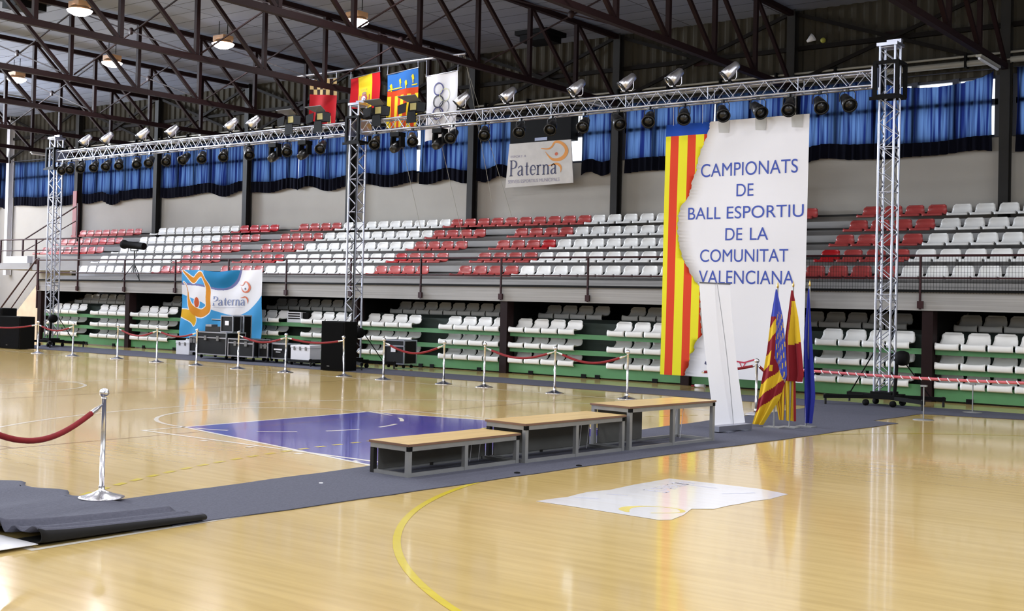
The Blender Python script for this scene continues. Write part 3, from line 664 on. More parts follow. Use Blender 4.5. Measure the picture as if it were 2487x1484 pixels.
# moving heads
def make_head(label, loc):
    t = thing('moving_head_light', label, 'stage light', loc, 0, 'black moving heads under the truss')
    MB().box(-.15, .15, -.13, .13, -.16, -.05).build('base_box', M_BLACK, t)
    for s in (-1, 1): MB().prism([(s*.17, -.1), (s*.12, -.1), (s*.12, -.42), (s*.19, -.42)], 'y', -.08, .08).build('yoke_arm', M_BLACK, t)
    MB().lathe([(0, -.2), (.09, -.18), (.12, -.05), (.12, .1), (.09, .2), (.075, .2), (0, .17)], 16, c=(0, -.02, -.4), mtx=Matrix.Rotation(math.radians(125), 3, 'X')).build('lamp_head', M_BLACKG, t)
    MB().box(-.03, .03, -.03, .03, -.06, .02).build('clamp', M_ALU, t); return t
h0 = None
for x, w in ((-11.91, 'third from right'), (-10.73, 'second from left'), (-7.34, 'just right of the middle tower'), (-5.93, 'in front of the white ringed flag')):
    lb = {-11.91: 'black moving head light under the left span, outer of two'}.get(x, 'black moving head light, ' + ('under the left span, nearer the middle tower' if x == -10.73 else w))
    if h0 is None: h0 = make_head(lb, (x, TY, 6.09))
    else: dup(h0, (x, TY, 6.09), lb)
# barn door floods
def make_flood(label, loc):
    t = thing('flood_light', label, 'stage light', loc, 0, 'black floodlights with barn doors')
    MB().prism([(-.2, .08), (.2, .08), (.16, .34), (-.16, .34)], 'y', -.12, .06).build('flood_body', M_BLACK, t)
    MB().box(-.1, .1, -.135, -.122, .13, .3).build('reflector_glass', mat('dull_amber_glass', (168, 156, 88), .3), t)
    MB().add([(-.2, -.12, .34), (.2, -.12, .34), (.3, -.4, .44), (-.3, -.4, .44), (-.2, -.12, .36), (.2, -.12, .36), (.3, -.4, .455), (-.3, -.4, .455)], [(0, 1, 2, 3), (4, 5, 6, 7), (0, 1, 5, 4), (2, 3, 7, 6), (1, 2, 6, 5), (0, 3, 7, 4)]).build('top_barn_door', mat('grey_barn_door', (92, 92, 94), .4), t)
    for s in (-1, 1): MB().prism([(s*.2, .08), (s*.45, .04), (s*.47, .26), (s*.17, .32)], 'y', -.2, -.185).build('side_barn_door', M_BLACK, t)
    MB().prism([(-.13, .08), (.13, .08), (.17, -.2), (-.17, -.2)], 'y', -.2, -.185).build('lower_barn_door', M_BLACK, t)
    MB().path([(-.22, 0, .25), (-.22, 0, .02), (.22, 0, .02), (.22, 0, .25)], .014, 6).build('yoke', M_BLACK, t); return t
f0 = None
for x, lb in ((-11.18, 'black barn door flood on the left span, outer of two'), (-10.05, 'black barn door flood left of the middle tower, below checkered flag'), (-7.92, 'black barn door flood just right of the middle tower'), (-6.72, 'black barn door flood between striped flag and white flag')):
    if f0 is None: f0 = make_flood(lb, (x, TY, 6.42))
    else: dup(f0, (x, TY, 6.42), lb)
mb = MB()
def sagp(p, q, sag, n=12): return [tuple(p[j]+(q[j]-p[j])*i/n-(sag*math.sin(PI*i/n) if j == 2 else 0) for j in range(3)) for i in range(n+1)]
# cable on the middle tower
tag(MB().path([(-8.56, 10.1, 5.75), (-8.55, 10.09, 4.2), (-8.57, 10.09, 3.0), (-8.55, 10.09, 1.8), (-8.57, 10.08, .9), (-8.5, 9.6, .025)], .014, 6).build('power_cable', M_BLACK), 'black cable running down the middle truss tower', 'cable')

# ------------------------------------------------------------------ hanging flags
HY = 10.9
bar = MB().tube((-11.9, HY, 7.98), (-5.66, HY, 7.98), .03, 8).build('flag_bar', M_ALU); tag(bar, 'long grey bar under the roof carrying four flags', 'bar')
def flag(label, x0, x1, ztl, ztr, zbl, zbr, mats, mfn, nu=40, nv=60, decals=None):
    t = thing('hanging_flag', label, 'flag', ((x0+x1)/2, HY, 0), 0, 'flags hung from the roof bar'); c = (x0+x1)/2; sd = random.random()*6
    def S(u, v, off=0.0):
        zt = ztl+(ztr-ztl)*u; zb = zbl+(zbr-zbl)*u
        return (x0+(x1-x0)*u-c+.015*math.sin(v*5), .035*math.sin(u*9+sd+v*1.2)*(.3+v)-off, zt+(zb-zt)*v)
    o = MB().grid(S, nu, nv, mfn=mfn).build('flag_cloth', mats, t, recalc=False)
    MB().tube(S(-.02, 0), S(1.02, 0), .014, 6).build('flag_rod', M_ALU, t)
    mb = MB()
    for u in (.0, 1.0): p = S(u, 0); mb.tube(p, (p[0], 0, 7.96), .008, 5)
    mb.build('hanging_cords', M_ALU, t)
    if decals: decals(t, S)
C_CREAM = cloth('cream_check_cloth', (214, 186, 130)); C_DKBR = cloth('dark_brown_check_cloth', (46, 24, 20)); C_FRED = cloth('flag_red_cloth', (186, 26, 36)); C_FYEL = cloth('flag_yellow_cloth', (226, 196, 40)); C_FORG = cloth('flag_orange_red_cloth', (196, 66, 28)); C_FBLU = cloth('flag_blue_cloth', (48, 104, 176))
def m1(u, v):
    if v < .36: return (int(u*8)+int(v/.36*3)) % 2
    return 3 if (.45 < u < .82 and .8 < v < .9) or (.7 < u < .82 and .8 < v < .97) else 2
flag('red flag with black and cream checkered top, leftmost of four', -11.24, -10.21, 7.84, 7.80, 6.72, 6.48, [C_DKBR, C_CREAM, C_FRED, C_CREAM], m1, 64, 75)
def d2(t, S):
    mb = MB()
    def e(u, v, ru, rv, mi, n=12, off=.012): mb.poly([S(u+ru*math.cos(2*PI*k/n), v+rv*math.sin(2*PI*k/n), off) for k in range(n)], mi)
    e(.5, .7, .14, .13, 0); e(.5, .56, .1, .05, 1, off=.014); e(.5, .72, .08, .08, 2, off=.014); e(.53, .73, .03, .03, 3, off=.016)
    for k in range(4): mb.ribbon([(.38+.07*k, .42), (.38+.07*k, .48)], .012, lambda a, b: S(a, b, .012), 1)
    for s in (-1, 1): mb.ribbon([(.5+s*.19, .6), (.5+s*.19, .82)], .03, lambda a, b: S(a, b, .012), 0)
    mb.build('coat_of_arms', [mat('crest_red', (140, 40, 26)), mat('crest_brown', (112, 70, 30)), mat('crest_white', (214, 206, 214)), mat('crest_blue', (40, 50, 130))], t)
flag('red and yellow striped flag with coat of arms, second of four', -9.65, -8.6, 7.72, 7.82, 6.92, 6.86, [C_FRED, C_FYEL], lambda u, v: 1 if .25 < u < .75 else 0, 40, 30, d2)
def m3(u, v):
    if v < .33: return 2
    if v < .42: return 1
    return 0 if int(u*9) % 2 == 0 else 1
def d3(t, S):
    mb = MB()
    for k, (u, v) in enumerate(((.12, .24), (.42, .17), (.63, .22), (.84, .14))):
        mb.poly([S(u+.05*math.cos(2*PI*j/9)*(1 if j % 2 else .6), v+.05*math.sin(2*PI*j/9), .012) for j in range(9)]); mb.ribbon([(u, v+.03), (u, v+.1)], .03, lambda a, b: S(a, b, .012))
    mb.ribbon([(.03, .3), (.97, .27)], .02, lambda a, b: S(a, b, .012)); mb.build('yellow_crown_ornament', C_FYEL, t)
flag('blue topped flag with vertical yellow and red stripes, third of four', -8.3, -7.25, 7.70, 7.79, 6.3, 6.26, [C_FYEL, C_FORG, C_FBLU], m3, 63, 50, d3)
def d4(t, S):
    mb = MB()
    for u, v, mi in ((.4, .23, 0), (.4, .42, 1), (.4, .6, 0), (.58, .33, 2), (.58, .51, 3)):
        n = 28; r = .15; k = 1.08/1.62
        for j in range(n):
            a0, a1 = 2*PI*j/n, 2*PI*(j+1)/n; w = .018 if mi < 2 else .012
            mb.add([S(u+r*math.cos(a0), v+r*k*math.sin(a0), .012), S(u+r*math.cos(a1), v+r*k*math.sin(a1), .012), S(u+(r-w*1.6)*math.cos(a1), v+(r-w*1.6)*k*math.sin(a1), .012), S(u+(r-w*1.6)*math.cos(a0), v+(r-w*1.6)*k*math.sin(a0), .012)], [(0, 1, 2, 3)], mi)
    mb.build('interlaced_rings', [mat('ring_blue', (54, 56, 120)), mat('ring_black', (30, 30, 44)), mat('ring_yellow', (206, 208, 170)), mat('ring_grey', (84, 88, 110))], t)
flag('white flag with interlaced rings, rightmost of four', -6.95, -5.9, 7.53, 7.58, 5.86, 5.92, [C_WHITE], lambda u, v: 0, 30, 40, d4)
for i, (p, q) in enumerate((((-5.75, HY, 7.96), (-5.1, 12.2, 4.0)), ((-5.7, HY, 7.96), (-5.9, 12.4, 4.4)), ((-8.3, HY, 7.6), (-8.0, 12.2, 3.2)), ((-7.0, HY, 7.6), (-6.6, 12.2, 3.2)))):
    tag(MB().tube(p, q, .006, 5).build('flag_rope', M_PIPE), 'thin hoisting rope sloping from the flag bar, %s one' % ['rightmost', 'second from right', 'leftmost', 'second from left'][i], 'rope', 'flag hoisting ropes')

# ------------------------------------------------------------------ wall sign and scoreboard
SY = YB-.42
t = thing('town_sign', 'white wall sign reading Paterna with orange swoosh, under the scoreboard', 'sign', (-7.42, SY, 5.2))
def sf(x, y, o=.004): return (x, -o, y)
mb = MB(); mb.add([(-1.2, 0, .04), (1.27, 0, .1), (1.15, 0, 1.36), (-1.08, 0, 1.36), (-1.2, .03, .04), (1.27, .03, .1), (1.15, .03, 1.36), (-1.08, .03, 1.36)], [(0, 1, 2, 3), (4, 7, 6, 5), (0, 4, 5, 1), (1, 5, 6, 2), (2, 6, 7, 3), (3, 7, 4, 0)])
mb.build('sign_sheet', mat('off_white_sheet', (196, 192, 188), .6), t)
mb = MB(); serif_word(mb, 'Paterna', sf, -1.05, .68, .38, .86); mb.build('serif_lettering', M_NAVY, t)
mb = MB(); mb.add(*text_mesh('SERVEIS ESPORTIUS MUNICIPALS', sf, -1.1, .78, .17, .27)); mb.add(*text_mesh('ESPORT A', sf, -1.02, -.45, .93, 1.0)); mb.build('small_lettering', mat('violet_grey_ink', (140, 136, 160), .6), t)
mb = MB(); swirl(mb, sf, .1, .68, .95, .68); tail(mb, sf, .36, .42, .5, .3); mb.build('orange_swoosh', [M_ORANGE, M_RUST], t)
t = thing('scoreboard', 'black scoreboard on the wall above the town sign', 'scoreboard', (-7.35, YB-.35, 6.56))
MB().box(-1.12, 1.08, -.08, .30, 0, .90).build('scoreboard_case', M_BLACK, t)
mb = MB(); mb.box(-.2, .25, -.09, -.08, .03, .12); mb.build('maker_plate', mat('pale_plate', (150, 160, 190), .5), t)
mb = MB(); mb.box(.75, 1.0, -.088, -.08, .68, .76); mb.build('corner_label', M_PIPE, t)

# ------------------------------------------------------------------ tall championship banner
BX0, BX1, BZ0, BZ1, BY = .66, 3.86, .36, 5.62, 10.46; BK = 1.0226; BCX = 13.47+(2.26-13.47)*BK
bd = [(5.62, 1.69), (5.56, 1.69), (5.35, 1.63), (5.21, 1.57), (5.04, 1.49), (4.81, 1.42), (4.59, 1.39), (4.44, 1.31), (4.24, 1.28), (4.01, 1.19), (3.94, 1.08), (3.73, 1.01), (3.39, .99), (3.08, 1.04), (2.78, 1.14), (2.61, 1.26), (2.49, 1.32), (2.31, 1.46), (2.21, 1.55), (1.68, 1.58), (1.21, 1.63), (1.06, 1.47), (.89, 1.46), (.8, 1.36), (.6, 1.35), (.5, 1.29), (.37, 1.24), (.3, 1.24)]
def bx(z):
    for (z1, x1), (z0, x0) in zip(bd[:-1], bd[1:]):
        if z0 <= z <= z1: return x0+(x1-x0)*(z-z0)/(z1-z0) + .012*math.sin(z*37)+.008*math.sin(z*83)
    return bd[-1][1]
def bs(x, z, o=0.0):                                   # surface of the hanging cloth
    return ((x-2.26-.03*(5.62-z)/5.2)*BK, .012*math.sin(x*2.3+.5)*math.sin(z*1.1)-o, 1.79+(z-1.79)*BK)
t = thing('championship_banner', 'tall white banner reading CAMPIONATS DE BALL ESPORTIU with striped left side', 'banner', (BCX, BY, 0))
mb = MB(); NV = 150; st0 = [BX0, .78, .97, 1.18, 1.37, 1.56, 1.76]; rows = []
for j in range(NV+1):
    z = BZ1+(BZ0-BZ1)*j/NV; b = bx(z); f = j/NV
    xs = [min(x0+(-.02*f if k else -.0), b) for k, x0 in enumerate(st0)]+[b+(BX1-b)*k/8 for k in range(1, 9)]; xs.insert(7, b)
    zt = z-(.0)
    rows.append([bs(x, zt-.0) for x in xs])
nc = len(rows[0]); base = [v for r in rows for v in r]; fs = []; ms = []
for j in range(NV):
    z = BZ1+(BZ0-BZ1)*(j+.5)/NV
    for i in range(nc-1):
        fs.append((j*nc+i, j*nc+i+1, (j+1)*nc+i+1, (j+1)*nc+i))
        ms.append(3 if i >= 7 else (2 if z > 5.37 else (0 if i % 2 == 0 else 1)))
mb.v = base; mb.f = fs; mb.mi = ms; mb.sm = [True]*len(fs)
mb.build('banner_cloth', [C_YEL, C_RED, C_BLUE, C_WHITE], t, recalc=False)
mb = MB()
for s, x0, x1, z1, z0 in (('CAMPIONATS', 1.5, 3.64, 4.752, 4.477), ('DE', 2.32, 2.70, 4.307, 4.057), ('BALL', 1.225, 1.97, 3.856, 3.607), ('ESPORTIU', 2.11, 3.78, 3.856, 3.607), ('DE', 2.09, 2.47, 3.416, 3.166), ('LA', 2.64, 3.04, 3.416, 3.166), ('COMUNITAT', 1.525, 3.472, 2.984, 2.727), ('VALENCIANA', 1.507, 3.60, 2.553, 2.279)):
    mb = MB(); mb.add(*text_mesh(s, lambda a, b: bs(a+.03*(5.62-b)/5.2, b, .006), x0, x1, z0, z1)); mb.build('blue_word', M_BLUEINK, t)
for xx in (2.0, 2.82, 3.6): MB().add([bs(xx-.12, 5.62, .008), bs(xx+.14, 5.62, .008), bs(xx+.12, 5.36, .008), bs(xx-.1, 5.38, .008)], [(0, 1, 2, 3)]).build('grey_tape_patch', C_TAPE, t)
mb = MB(); mb.ribbon([(1.97, .72), (2.2, .7), (2.42, .77)], .03, lambda a, b: bs(a+.4, b, .006)); mb.ribbon([(2.5, .7), (2.56, .58), (2.63, .7)], .025, lambda a, b: bs(a, b, .006)); mb.build('red_printed_mark', mat('crimson_ink', (176, 40, 70)), t)
mb = MB(); mb.ribbon([(1.72, .66), (1.82, .62)], .06, lambda a, b: bs(a, b, .006)); mb.build('small_dark_print', M_NAVY, t)
for xx in (.8, 1.5, 2.0, 2.82, 3.6): MB().tube((xx-2.26, 0, 5.68), (xx-2.26, -.01, 6.09), .005, 5).build('hanging_cord', M_WHITE, t)

# ------------------------------------------------------------------ blue town banner on the railing
QX0, QX1, QZ0, QZ1, QY = -17.95, -14.14, .45, 2.60, 11.94
def qs(u, v, o=0.0):
    x = QX0+(QX1-QX0)*u-(QX0+QX1)/2; z = QZ1-(QZ1-QZ0)*v
    sagw = math.exp(-((u-.47)/.23)**2); f = .09*math.sin(15*(v+.55*(u-.47)**2*4))*sagw*max(0, 1-v*2.0)+.035*math.sin(8*u-5*v)*v+.02*math.sin(23*u+9*v)*(.3+v)
    z -= .05*sagw*(1-v) + .02*math.sin(u*17)*(1-v)*.5
    return (x+.01*math.sin(v*6), -.03-f+.02*math.sin(u*11+v*2)-o, z)
wA = spline([(0, .22), (.2, .23), (.4, .265), (.55, .275), (.64, .24), (.71, .15), (.755, .0)], 6)
white_poly = wA+[(1, 0), (1, .34)]+spline([(1, .36), (.93, .47), (.83, .58), (.72, .64), (.6, .63), (.45, .58), (.38, .55), (.27, .47), (.1, .40), (0, .36)], 6)
band = spline([(0, .185), (.2, .20), (.4, .235), (.55, .245), (.62, .21), (.69, .12), (.735, .0)], 6)+wA[::-1]
def strokes(pts, n=6): return spline(pts, n)
SW1 = strokes([(.017, .016, .012), (.066, .07, .025), (.142, .15, .045), (.19, .095, .045), (.232, .062, .042), (.266, .07, .036), (.30, .143, .036), (.336, .246, .052), (.35, .39, .064), (.358, .53, .074), (.335, .585, .07), (.26, .632, .066), (.17, .60, .07), (.114, .524, .052), (.08, .42, .028), (.07, .31, .012), (.052, .222, .008), (.024, .18, .006)])
SW2 = strokes([(-.03, .63, .05), (.05, .645, .075), (.115, .67, .085), (.15, .71, .075), (.165, .76, .05), (.165, .80, .02)])
def near(u, v, st, extra):
    for p in st:
        if math.hypot((u-p[0])*1.0, (v-p[1])*.56) < p[2]*.5+extra: return True
    return False
def qm(u, v):
    if near(u, v, SW1, 0): return 2
    if near(u, v, SW2, 0): return 3
    d = math.hypot((u-.20)/.032, (v-.47)/.075)
    if d < 1: return 4
    if d < 1.28 or near(u, v, SW1, .008) or near(u, v, SW2, .008): return 1
    if inside(u, v, band): return 5
    if inside(u, v, white_poly): return 1
    return 6 if (v < .24 and .3 < u < .76) else 0
t = thing('town_banner', 'blue and white cloth banner with orange swoosh hung on the railing', 'banner', ((QX0+QX1)/2, QY, 0))
MB().grid(qs, 400, 230, mfn=qm).build('banner_cloth', [C_SKY, C_WHITE, cloth('orange_cloth', (222, 146, 44)), cloth('amber_cloth', (226, 176, 46)), cloth('rust_cloth', (206, 96, 56)), cloth('mauve_cloth', (120, 124, 176)), cloth('teal_cloth', (40, 128, 180))], t, recalc=False)
qf = lambda a, b: qs(a, b, .012)
mb = MB(); serif_word(mb, 'Paterna', lambda a, b: qs(a, 1-b, .012), .42, .80, .50, .635); mb.build('serif_lettering', mat('slate_ink', (104, 118, 160)), t)
mb = MB(); mb.ribbon([(.43, .52+.01*0), (.77, .525)], .006, qf); mb.build('small_lettering', mat('pale_slate_ink', (178, 182, 204)), t)
mb = MB(); swirl(mb, lambda a, b: qs(a, 1-b, .012), .72, .66, .14, .19); tail(mb, lambda a, b: qs(a, 1-b, .012), .745, .53, .09, .11); mb.build('rust_swoosh', [M_RUST, M_NAVY], t)
mb = MB()
for k in range(6): mb.poly([qs(.72+.034*k+.009*math.cos(2*PI*j/7), .83+.011*k*(1+.1*k)+.012*math.sin(2*PI*j/7), .012) for j in range(7)])
mb.ribbon([(.74, .875), (.89, .91), (.89, .955), (.75, .95)], .006, qf); mb.build('white_crown_print', M_WHITE, t)

# ================================================================== floor coverings
def slab(name, pts, z0, z1, m, label, cat='carpet'):
    o = MB().prism(pts, 'z', z0, z1).build(name, m); return tag(o, label, cat)
def wavy(pts, amp, n=10):
    out = []
    for a, b in zip(pts, pts[1:]+pts[:1]):
        dx, dy = b[0]-a[0], b[1]-a[1]; l = math.hypot(dx, dy); k_ = max(1, int(l/.35))
        for k in range(k_):
            t_ = k/k_; w = amp*math.sin(k*1.7+a[0])*(0 if k == 0 else 1); out.append((a[0]+dx*t_-dy/l*w, a[1]+dy*t_+dx/l*w))
    return out
slab('carpet_runner', wavy([(4.46, -5.95), (5.76, -6.3), (5.92, -4.0), (6.06, -1.5), (6.25, 1.2), (6.47, 3.3), (6.6, 5.2), (6.76, 6.98), (6.3, 7.08), (6.42, 9.05), (4.5, 9.05), (4.46, 2.5)], .012), .003, .009, M_CARPET, 'grey carpet runner crossing the court under the podium')
slab('carpet_strip', wavy([(-23.6, 8.95), (-12, 8.95), (-4, 9.12), (2, 9.0), (6.4, 9.1), (10, 9.85), (14, 9.9), (14, 10.9), (2, 10.55), (-6, 10.6), (-23.6, 11.0)], .02), .0035, .0095, M_CARPET, 'long dark carpet strip in front of the lower seats')
# crumpled carpet end at the left
def cs(u, v):
    y = -7.42+1.42*v; y += .03*math.sin(u*9)*(1-v)
    P = spline([(2.6, .012), (3.2, .02), (3.9, .014), (4.5, .03), (4.9, .02), (5.14, .05), (5.25, .085), (5.36, .04), (5.46, .072), (5.56, .055), (5.66, .08), (5.73, .06), (5.72, .025), (5.62, .013), (5.4, .011)], 4)
    i = u*(len(P)-1); k = min(int(i), len(P)-2); f = i-k; x = P[k][0]*(1-f)+P[k+1][0]*f; z = P[k][1]*(1-f)+P[k+1][1]*f
    s = 1.9-1.15*v**.4; z = .011+(z-.011)*s
    z += .022*max(0, math.sin(x*8+y*2))*(.25+.75*max(0, 1-v*1.2))*(1 if x < 5.1 else .3)
    if v > .93 and x < 4.4: y += .08*math.sin(x*9)
    return (x+.06*v, y, z)
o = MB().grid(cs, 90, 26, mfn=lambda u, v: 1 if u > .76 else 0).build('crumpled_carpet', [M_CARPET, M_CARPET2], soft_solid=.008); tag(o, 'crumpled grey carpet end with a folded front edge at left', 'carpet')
def cs2(u, v): return (2.0+3.2*u, -9.6+2.16*v, .012+.012*max(0, math.sin(u*14+v*3)))
o = MB().grid(cs2, 40, 16).build('grey_carpet_sheet', M_CARPET, solid=-.006); tag(o, 'grey carpet sheet continuing beyond the left edge', 'carpet')
STK = [(7.07, -3.32), (7.1, -3.09), (7.14, -2.92), (7.12, -2.74), (7.11, -2.55), (7.13, -2.45), (7.19, -2.28), (7.18, -1.81), (7.2, -1.5), (7.22, -1.17), (7.56, -1.14), (8.25, -1.13), (8.57, -1.24), (8.57, -1.45), (8.57, -1.65), (8.51, -1.87), (8.49, -2.09), (8.46, -2.27), (8.45, -2.53), (8.3, -2.67), (8.4, -2.99), (8.44, -3.27), (8.37, -3.36), (7.95, -3.34), (7.51, -3.32)]
t = thing('floor_sticker', 'torn white floor sticker with faint logo in the foreground', 'sticker', (7.8, -2.3, 0)); tz = .0045
MB().prism([(x-7.8, y+2.3) for x, y in STK], 'z', .002, .004).build('sticker_sheet', floor_mat('white_sticker_vinyl', (226, 226, 230), True), t)
sfn = lambda a, b: (a-7.8, b+2.3, tz)
mb = MB(); A = spline([(7.98, -3.22, .03), (7.88, -3.12, .10), (7.86, -2.98, .08), (7.97, -2.82, .03), (8.18, -2.76, .02), (8.3, -2.83, .05), (8.31, -2.95, .02), (8.15, -3.12, .02)], 6); mb.ribbon([(p[0], p[1]) for p in A], [p[2] for p in A], sfn); mb.build('amber_swoosh', mat('olive_yellow_ink', (206, 190, 104), .4), t)
mb = MB(); serif_word(mb, 'Paterna', lambda a, b: (7.42+b-7.8, -2.05+a+2.3, tz), 0, .8, 0, .26)
mb.build('faded_print', mat('faded_grey_ink', (186, 188, 206), .4), t)
for p, q in (((7.35, -1.4), (7.9, -1.42)), ((8.1, -1.7), (8.3, -1.4)), ((7.2, -2.9), (7.4, -2.8)), ((7.3, -2.5), (7.5, -2.45))): MB().ribbon([p, q], .03, sfn).build('print_streak', mat('faded_grey_ink', (186, 188, 206), .4), t)
slab('white_floor_vinyl', [(4.9, -9.6), (5.74, -9.6), (5.74, -7.42), (5.25, -7.42)], .024, .027, mat('glossy_white_vinyl', (222, 222, 226), .25), 'white vinyl patch on the floor at the bottom left corner', 'sticker')

# ================================================================== podium blocks
def podium(label, x, y, ex, ey, L, D, H, panel, split):
    L = L
    rz = math.atan2(ey-y, ex-x); t = thing('podium_block', label, 'podium', (x, y, .009), rz, 'podium blocks on the carpet'); w = .05
    MB().box(-.01, L+.01, -.01, D+.01, H-.022, H).build('wooden_top', M_WOOD, t)
    mb = MB().box(-.012, L+.012, -.014, -.01, H-.024, H-.001).box(-.012, L+.012, D+.01, D+.014, H-.024, H-.001).box(-.014, -.01, -.012, D+.012, H-.024, H-.001).box(L+.01, L+.014, -.012, D+.012, H-.024, H-.001)
    mb.build('brown_edge_strip', M_EDGE, t)
    for xx in (0, L/2-w/2, L-w):
        for yy in (0, D-w):
            MB().box(xx, xx+w, yy, yy+w, 0, H-.075).build('leg', M_ZINC if yy == 0 or split else M_GREYSTEEL, t)
    mb = MB()
    for yy in (0, D-w): mb.box(0, L, yy, yy+w, H-.075, H-.024)
    for xx in (0, L-w): mb.box(xx, xx+w, w, D-w, H-.075, H-.024)
    mb.build('top_frame', M_ZINC, t)
    mb = MB()
    for yy in (0, D-w): mb.box(w, L-w, yy+.005, yy+w-.005, .0, .035)
    for xx in (0, L-w): mb.box(xx+.005, xx+w-.005, w, D-w, 0, .035)
    mb.build('bottom_frame', M_ZINC, t)
    if panel: MB().box(w, panel, D-w-.03, D-w-.015, .035, H-.03).build('charcoal_back_panel', M_GREYPANEL, t)
    for k in (.62, .70): MB().tube((L*k, .12, H-.08), (L*(k+.1), .3, .03), .004, 5).build('white_cord', M_WHITE, t)
    for xx in (0, L-w): MB().box(xx-.002, xx+w+.002, -.004, .03, H-.075, H-.03).build('black_corner_cap', M_BLACK, t)
podium('lowest podium block, nearest the camera on the left', 5.33, -3.12, 5.43, -1.40, 1.73, .56, .335, 1.68, False)
podium('middle podium block between the low and high blocks', 5.49, -1.36, 5.65, .48, 1.84, .6, .44, 1.79, False)
podium('highest podium block beside the white pull-up stand', 5.68, .54, 5.89, 2.38, 1.84, .62, .54, .95, True)

# ================================================================== pull-up stand seen from behind
a = Vector((5.42, 3.33, 0)); b = Vector((5.54, 4.08, 0)); d = b-a; L = d.length
t = thing('pull_up_banner', 'white pull-up banner stand seen from behind, right of the podium', 'banner stand', (a.x, a.y, .009), math.atan2(d.y, d.x))
# local x along the base, local +y points away from the camera side
def pu(u, v, o=0.0): return (.01+(L-.02)*u, .04+.33*v+.03*math.sin(PI*v)-o, .1+2.03*v)
MB().grid(pu, 6, 24).build('white_sheet', C_WHITE, t, recalc=False)
MB().box(-.02, L+.02, -.06, .1, .012, .09).build('cassette_base', M_ALU, t)
mb = MB().box(.1, .25, -.14, .12, 0, .012).box(.5, .66, -.14, .12, 0, .012); mb.build('swivel_feet', M_ALU, t)
MB().tube((0, pu(0, 1)[1], 2.14), (L, pu(0, 1)[1], 2.14), .012, 8).build('top_bar', M_ALU, t)
pts = [(.40+.0*k, 0, 0) for k in range(2)]
mb = MB().path([(.42-.02*v*v*1.0, pu(.5, v)[1]-.03-.05*math.sin(PI*v), .09+2.05*v) for v in [i/14 for i in range(15)]], .006, 6); mb.build('bent_support_pole', mat('grey_pole', (150, 152, 158), .5), t)

# ================================================================== flags on poles
def pole_flag(label, x, y, H, drape):
    t = thing('flag_on_pole', label, 'flag', (x, y, .009), 0, 'flags on floor poles')
    MB().box(-.13, .13, -.1, .1, 0, .015).build('pole_base', M_ZINC, t)
    MB().tube((0, 0, .015), (.02, 0, H), .013, 8).build('flag_pole', M_ZINC, t)
    MB().lathe([(0, 0), (.014, .0), (.018, .03), (.008, .07), (0, .1)], 8, c=(.02, 0, H)).build('finial', mat('gold_finial', (190, 160, 90), .3, .7), t)
    drape(t)
def drape_mesh(t, name, mats, left, right, z0, z1, mfn, folds=3, y0=-.04, amp=.05, nu=48, nv=60, tip=0.03):
    # left(v), right(v): x extents at height fraction v (0 top .. 1 bottom)
    def fn(u, v):
        l, r = left(v), right(v); x = l+(r-l)*u; z = z1+(z0-z1)*v
        y = y0+amp*(v**.8)*math.sin(u*folds*2*PI+.8)*(.6+.4*math.sin(v*3))
        return (x, y, z)
    return MB().grid(fn, nu, nv, mfn=mfn).build(name, mats, t, recalc=False)
def ip(tab):
    def f(v):
        for (v0, x0), (v1, x1) in zip(tab[:-1], tab[1:]):
            if v <= v1: return x0+(x1-x0)*(v-v0)/(v1-v0)
        return tab[-1][1]
    return f
C_FR2 = cloth('dark_red_flag_cloth', (134, 34, 44)); C_FY2 = cloth('gold_flag_cloth', (220, 184, 48)); C_FB2 = cloth('royal_blue_flag_cloth', (66, 78, 176)); C_EU = cloth('deep_blue_flag_cloth', (44, 52, 150)); C_BRD = cloth('brocade_cloth', (176, 160, 120))
def dr1(t):
    def m(u, v):
        if u > .45 and v < .36+.32*u: 
            return 2 if (math.sin(u*60)*math.sin(v*45+u*9) < .55 or v < .16) else 3
        s = v*1.0+u*.16
        if u > .3 and .46 < s < .68: return 1 if not (.55 < v < .6 and .3 < u < .42) else 0
        if v < .2: return 2
        k = int((s-.18)/.105)
        return [1, 0, 1, 0, 1, 0, 1, 0, 0, 0][max(0, min(9, k))] if u < .62 or s > .7 else 1
    drape_mesh(t, 'striped_flag_cloth', [C_FY2, C_FR2, C_FB2, C_FY2], ip([(0, .01), (.2, -.06), (.45, -.12), (.7, -.21), (.9, -.28), (1, -.34)]), ip([(0, .03), (.2, .13), (.4, .18), (.62, .21), (.66, .19), (.8, .1), (1, -.16)]), .03, 2.08, m, 2, -.05, .05, 60, 110)
    drape_mesh(t, 'rear_flag_fold', [C_FY2, C_FR2], ip([(0, -.12), (1, .06)]), ip([(0, .16), (1, .14)]), .12, .95, lambda u, v: 0 if (u*5) % 1 < .8 else 1, 2, .03, .03, 24, 20)
pole_flag('blue, gold and dark red striped flag drooping to the carpet, leftmost of three', 5.68, 4.67, 2.1, dr1)
def dr2(t):
    def m(u, v):
        if u < .42 - .25*v*1.2: return 1
        return 0 if .12 < v < .62-.05*u else 1
    drape_mesh(t, 'red_gold_flag_cloth', [C_FY2, C_FR2], ip([(0, .0), (.5, -.09), (1, -.08)]), ip([(0, .03), (.3, .12), (.6, .17), (.93, .22), (1, .2)]), .7, 2.07, m, 2, -.03, .04, 40, 60)
    drape_mesh(t, 'gold_flag_tail', [C_FY2, C_FR2], ip([(0, -.1), (1, -.06)]), ip([(0, .08), (1, .1)]), .1, .85, lambda u, v: 0 if u < .85 else 1, 2, .0, .03, 24, 20)
pole_flag('red and gold flag on a pole, middle of three', 5.84, 4.87, 2.12, dr2)
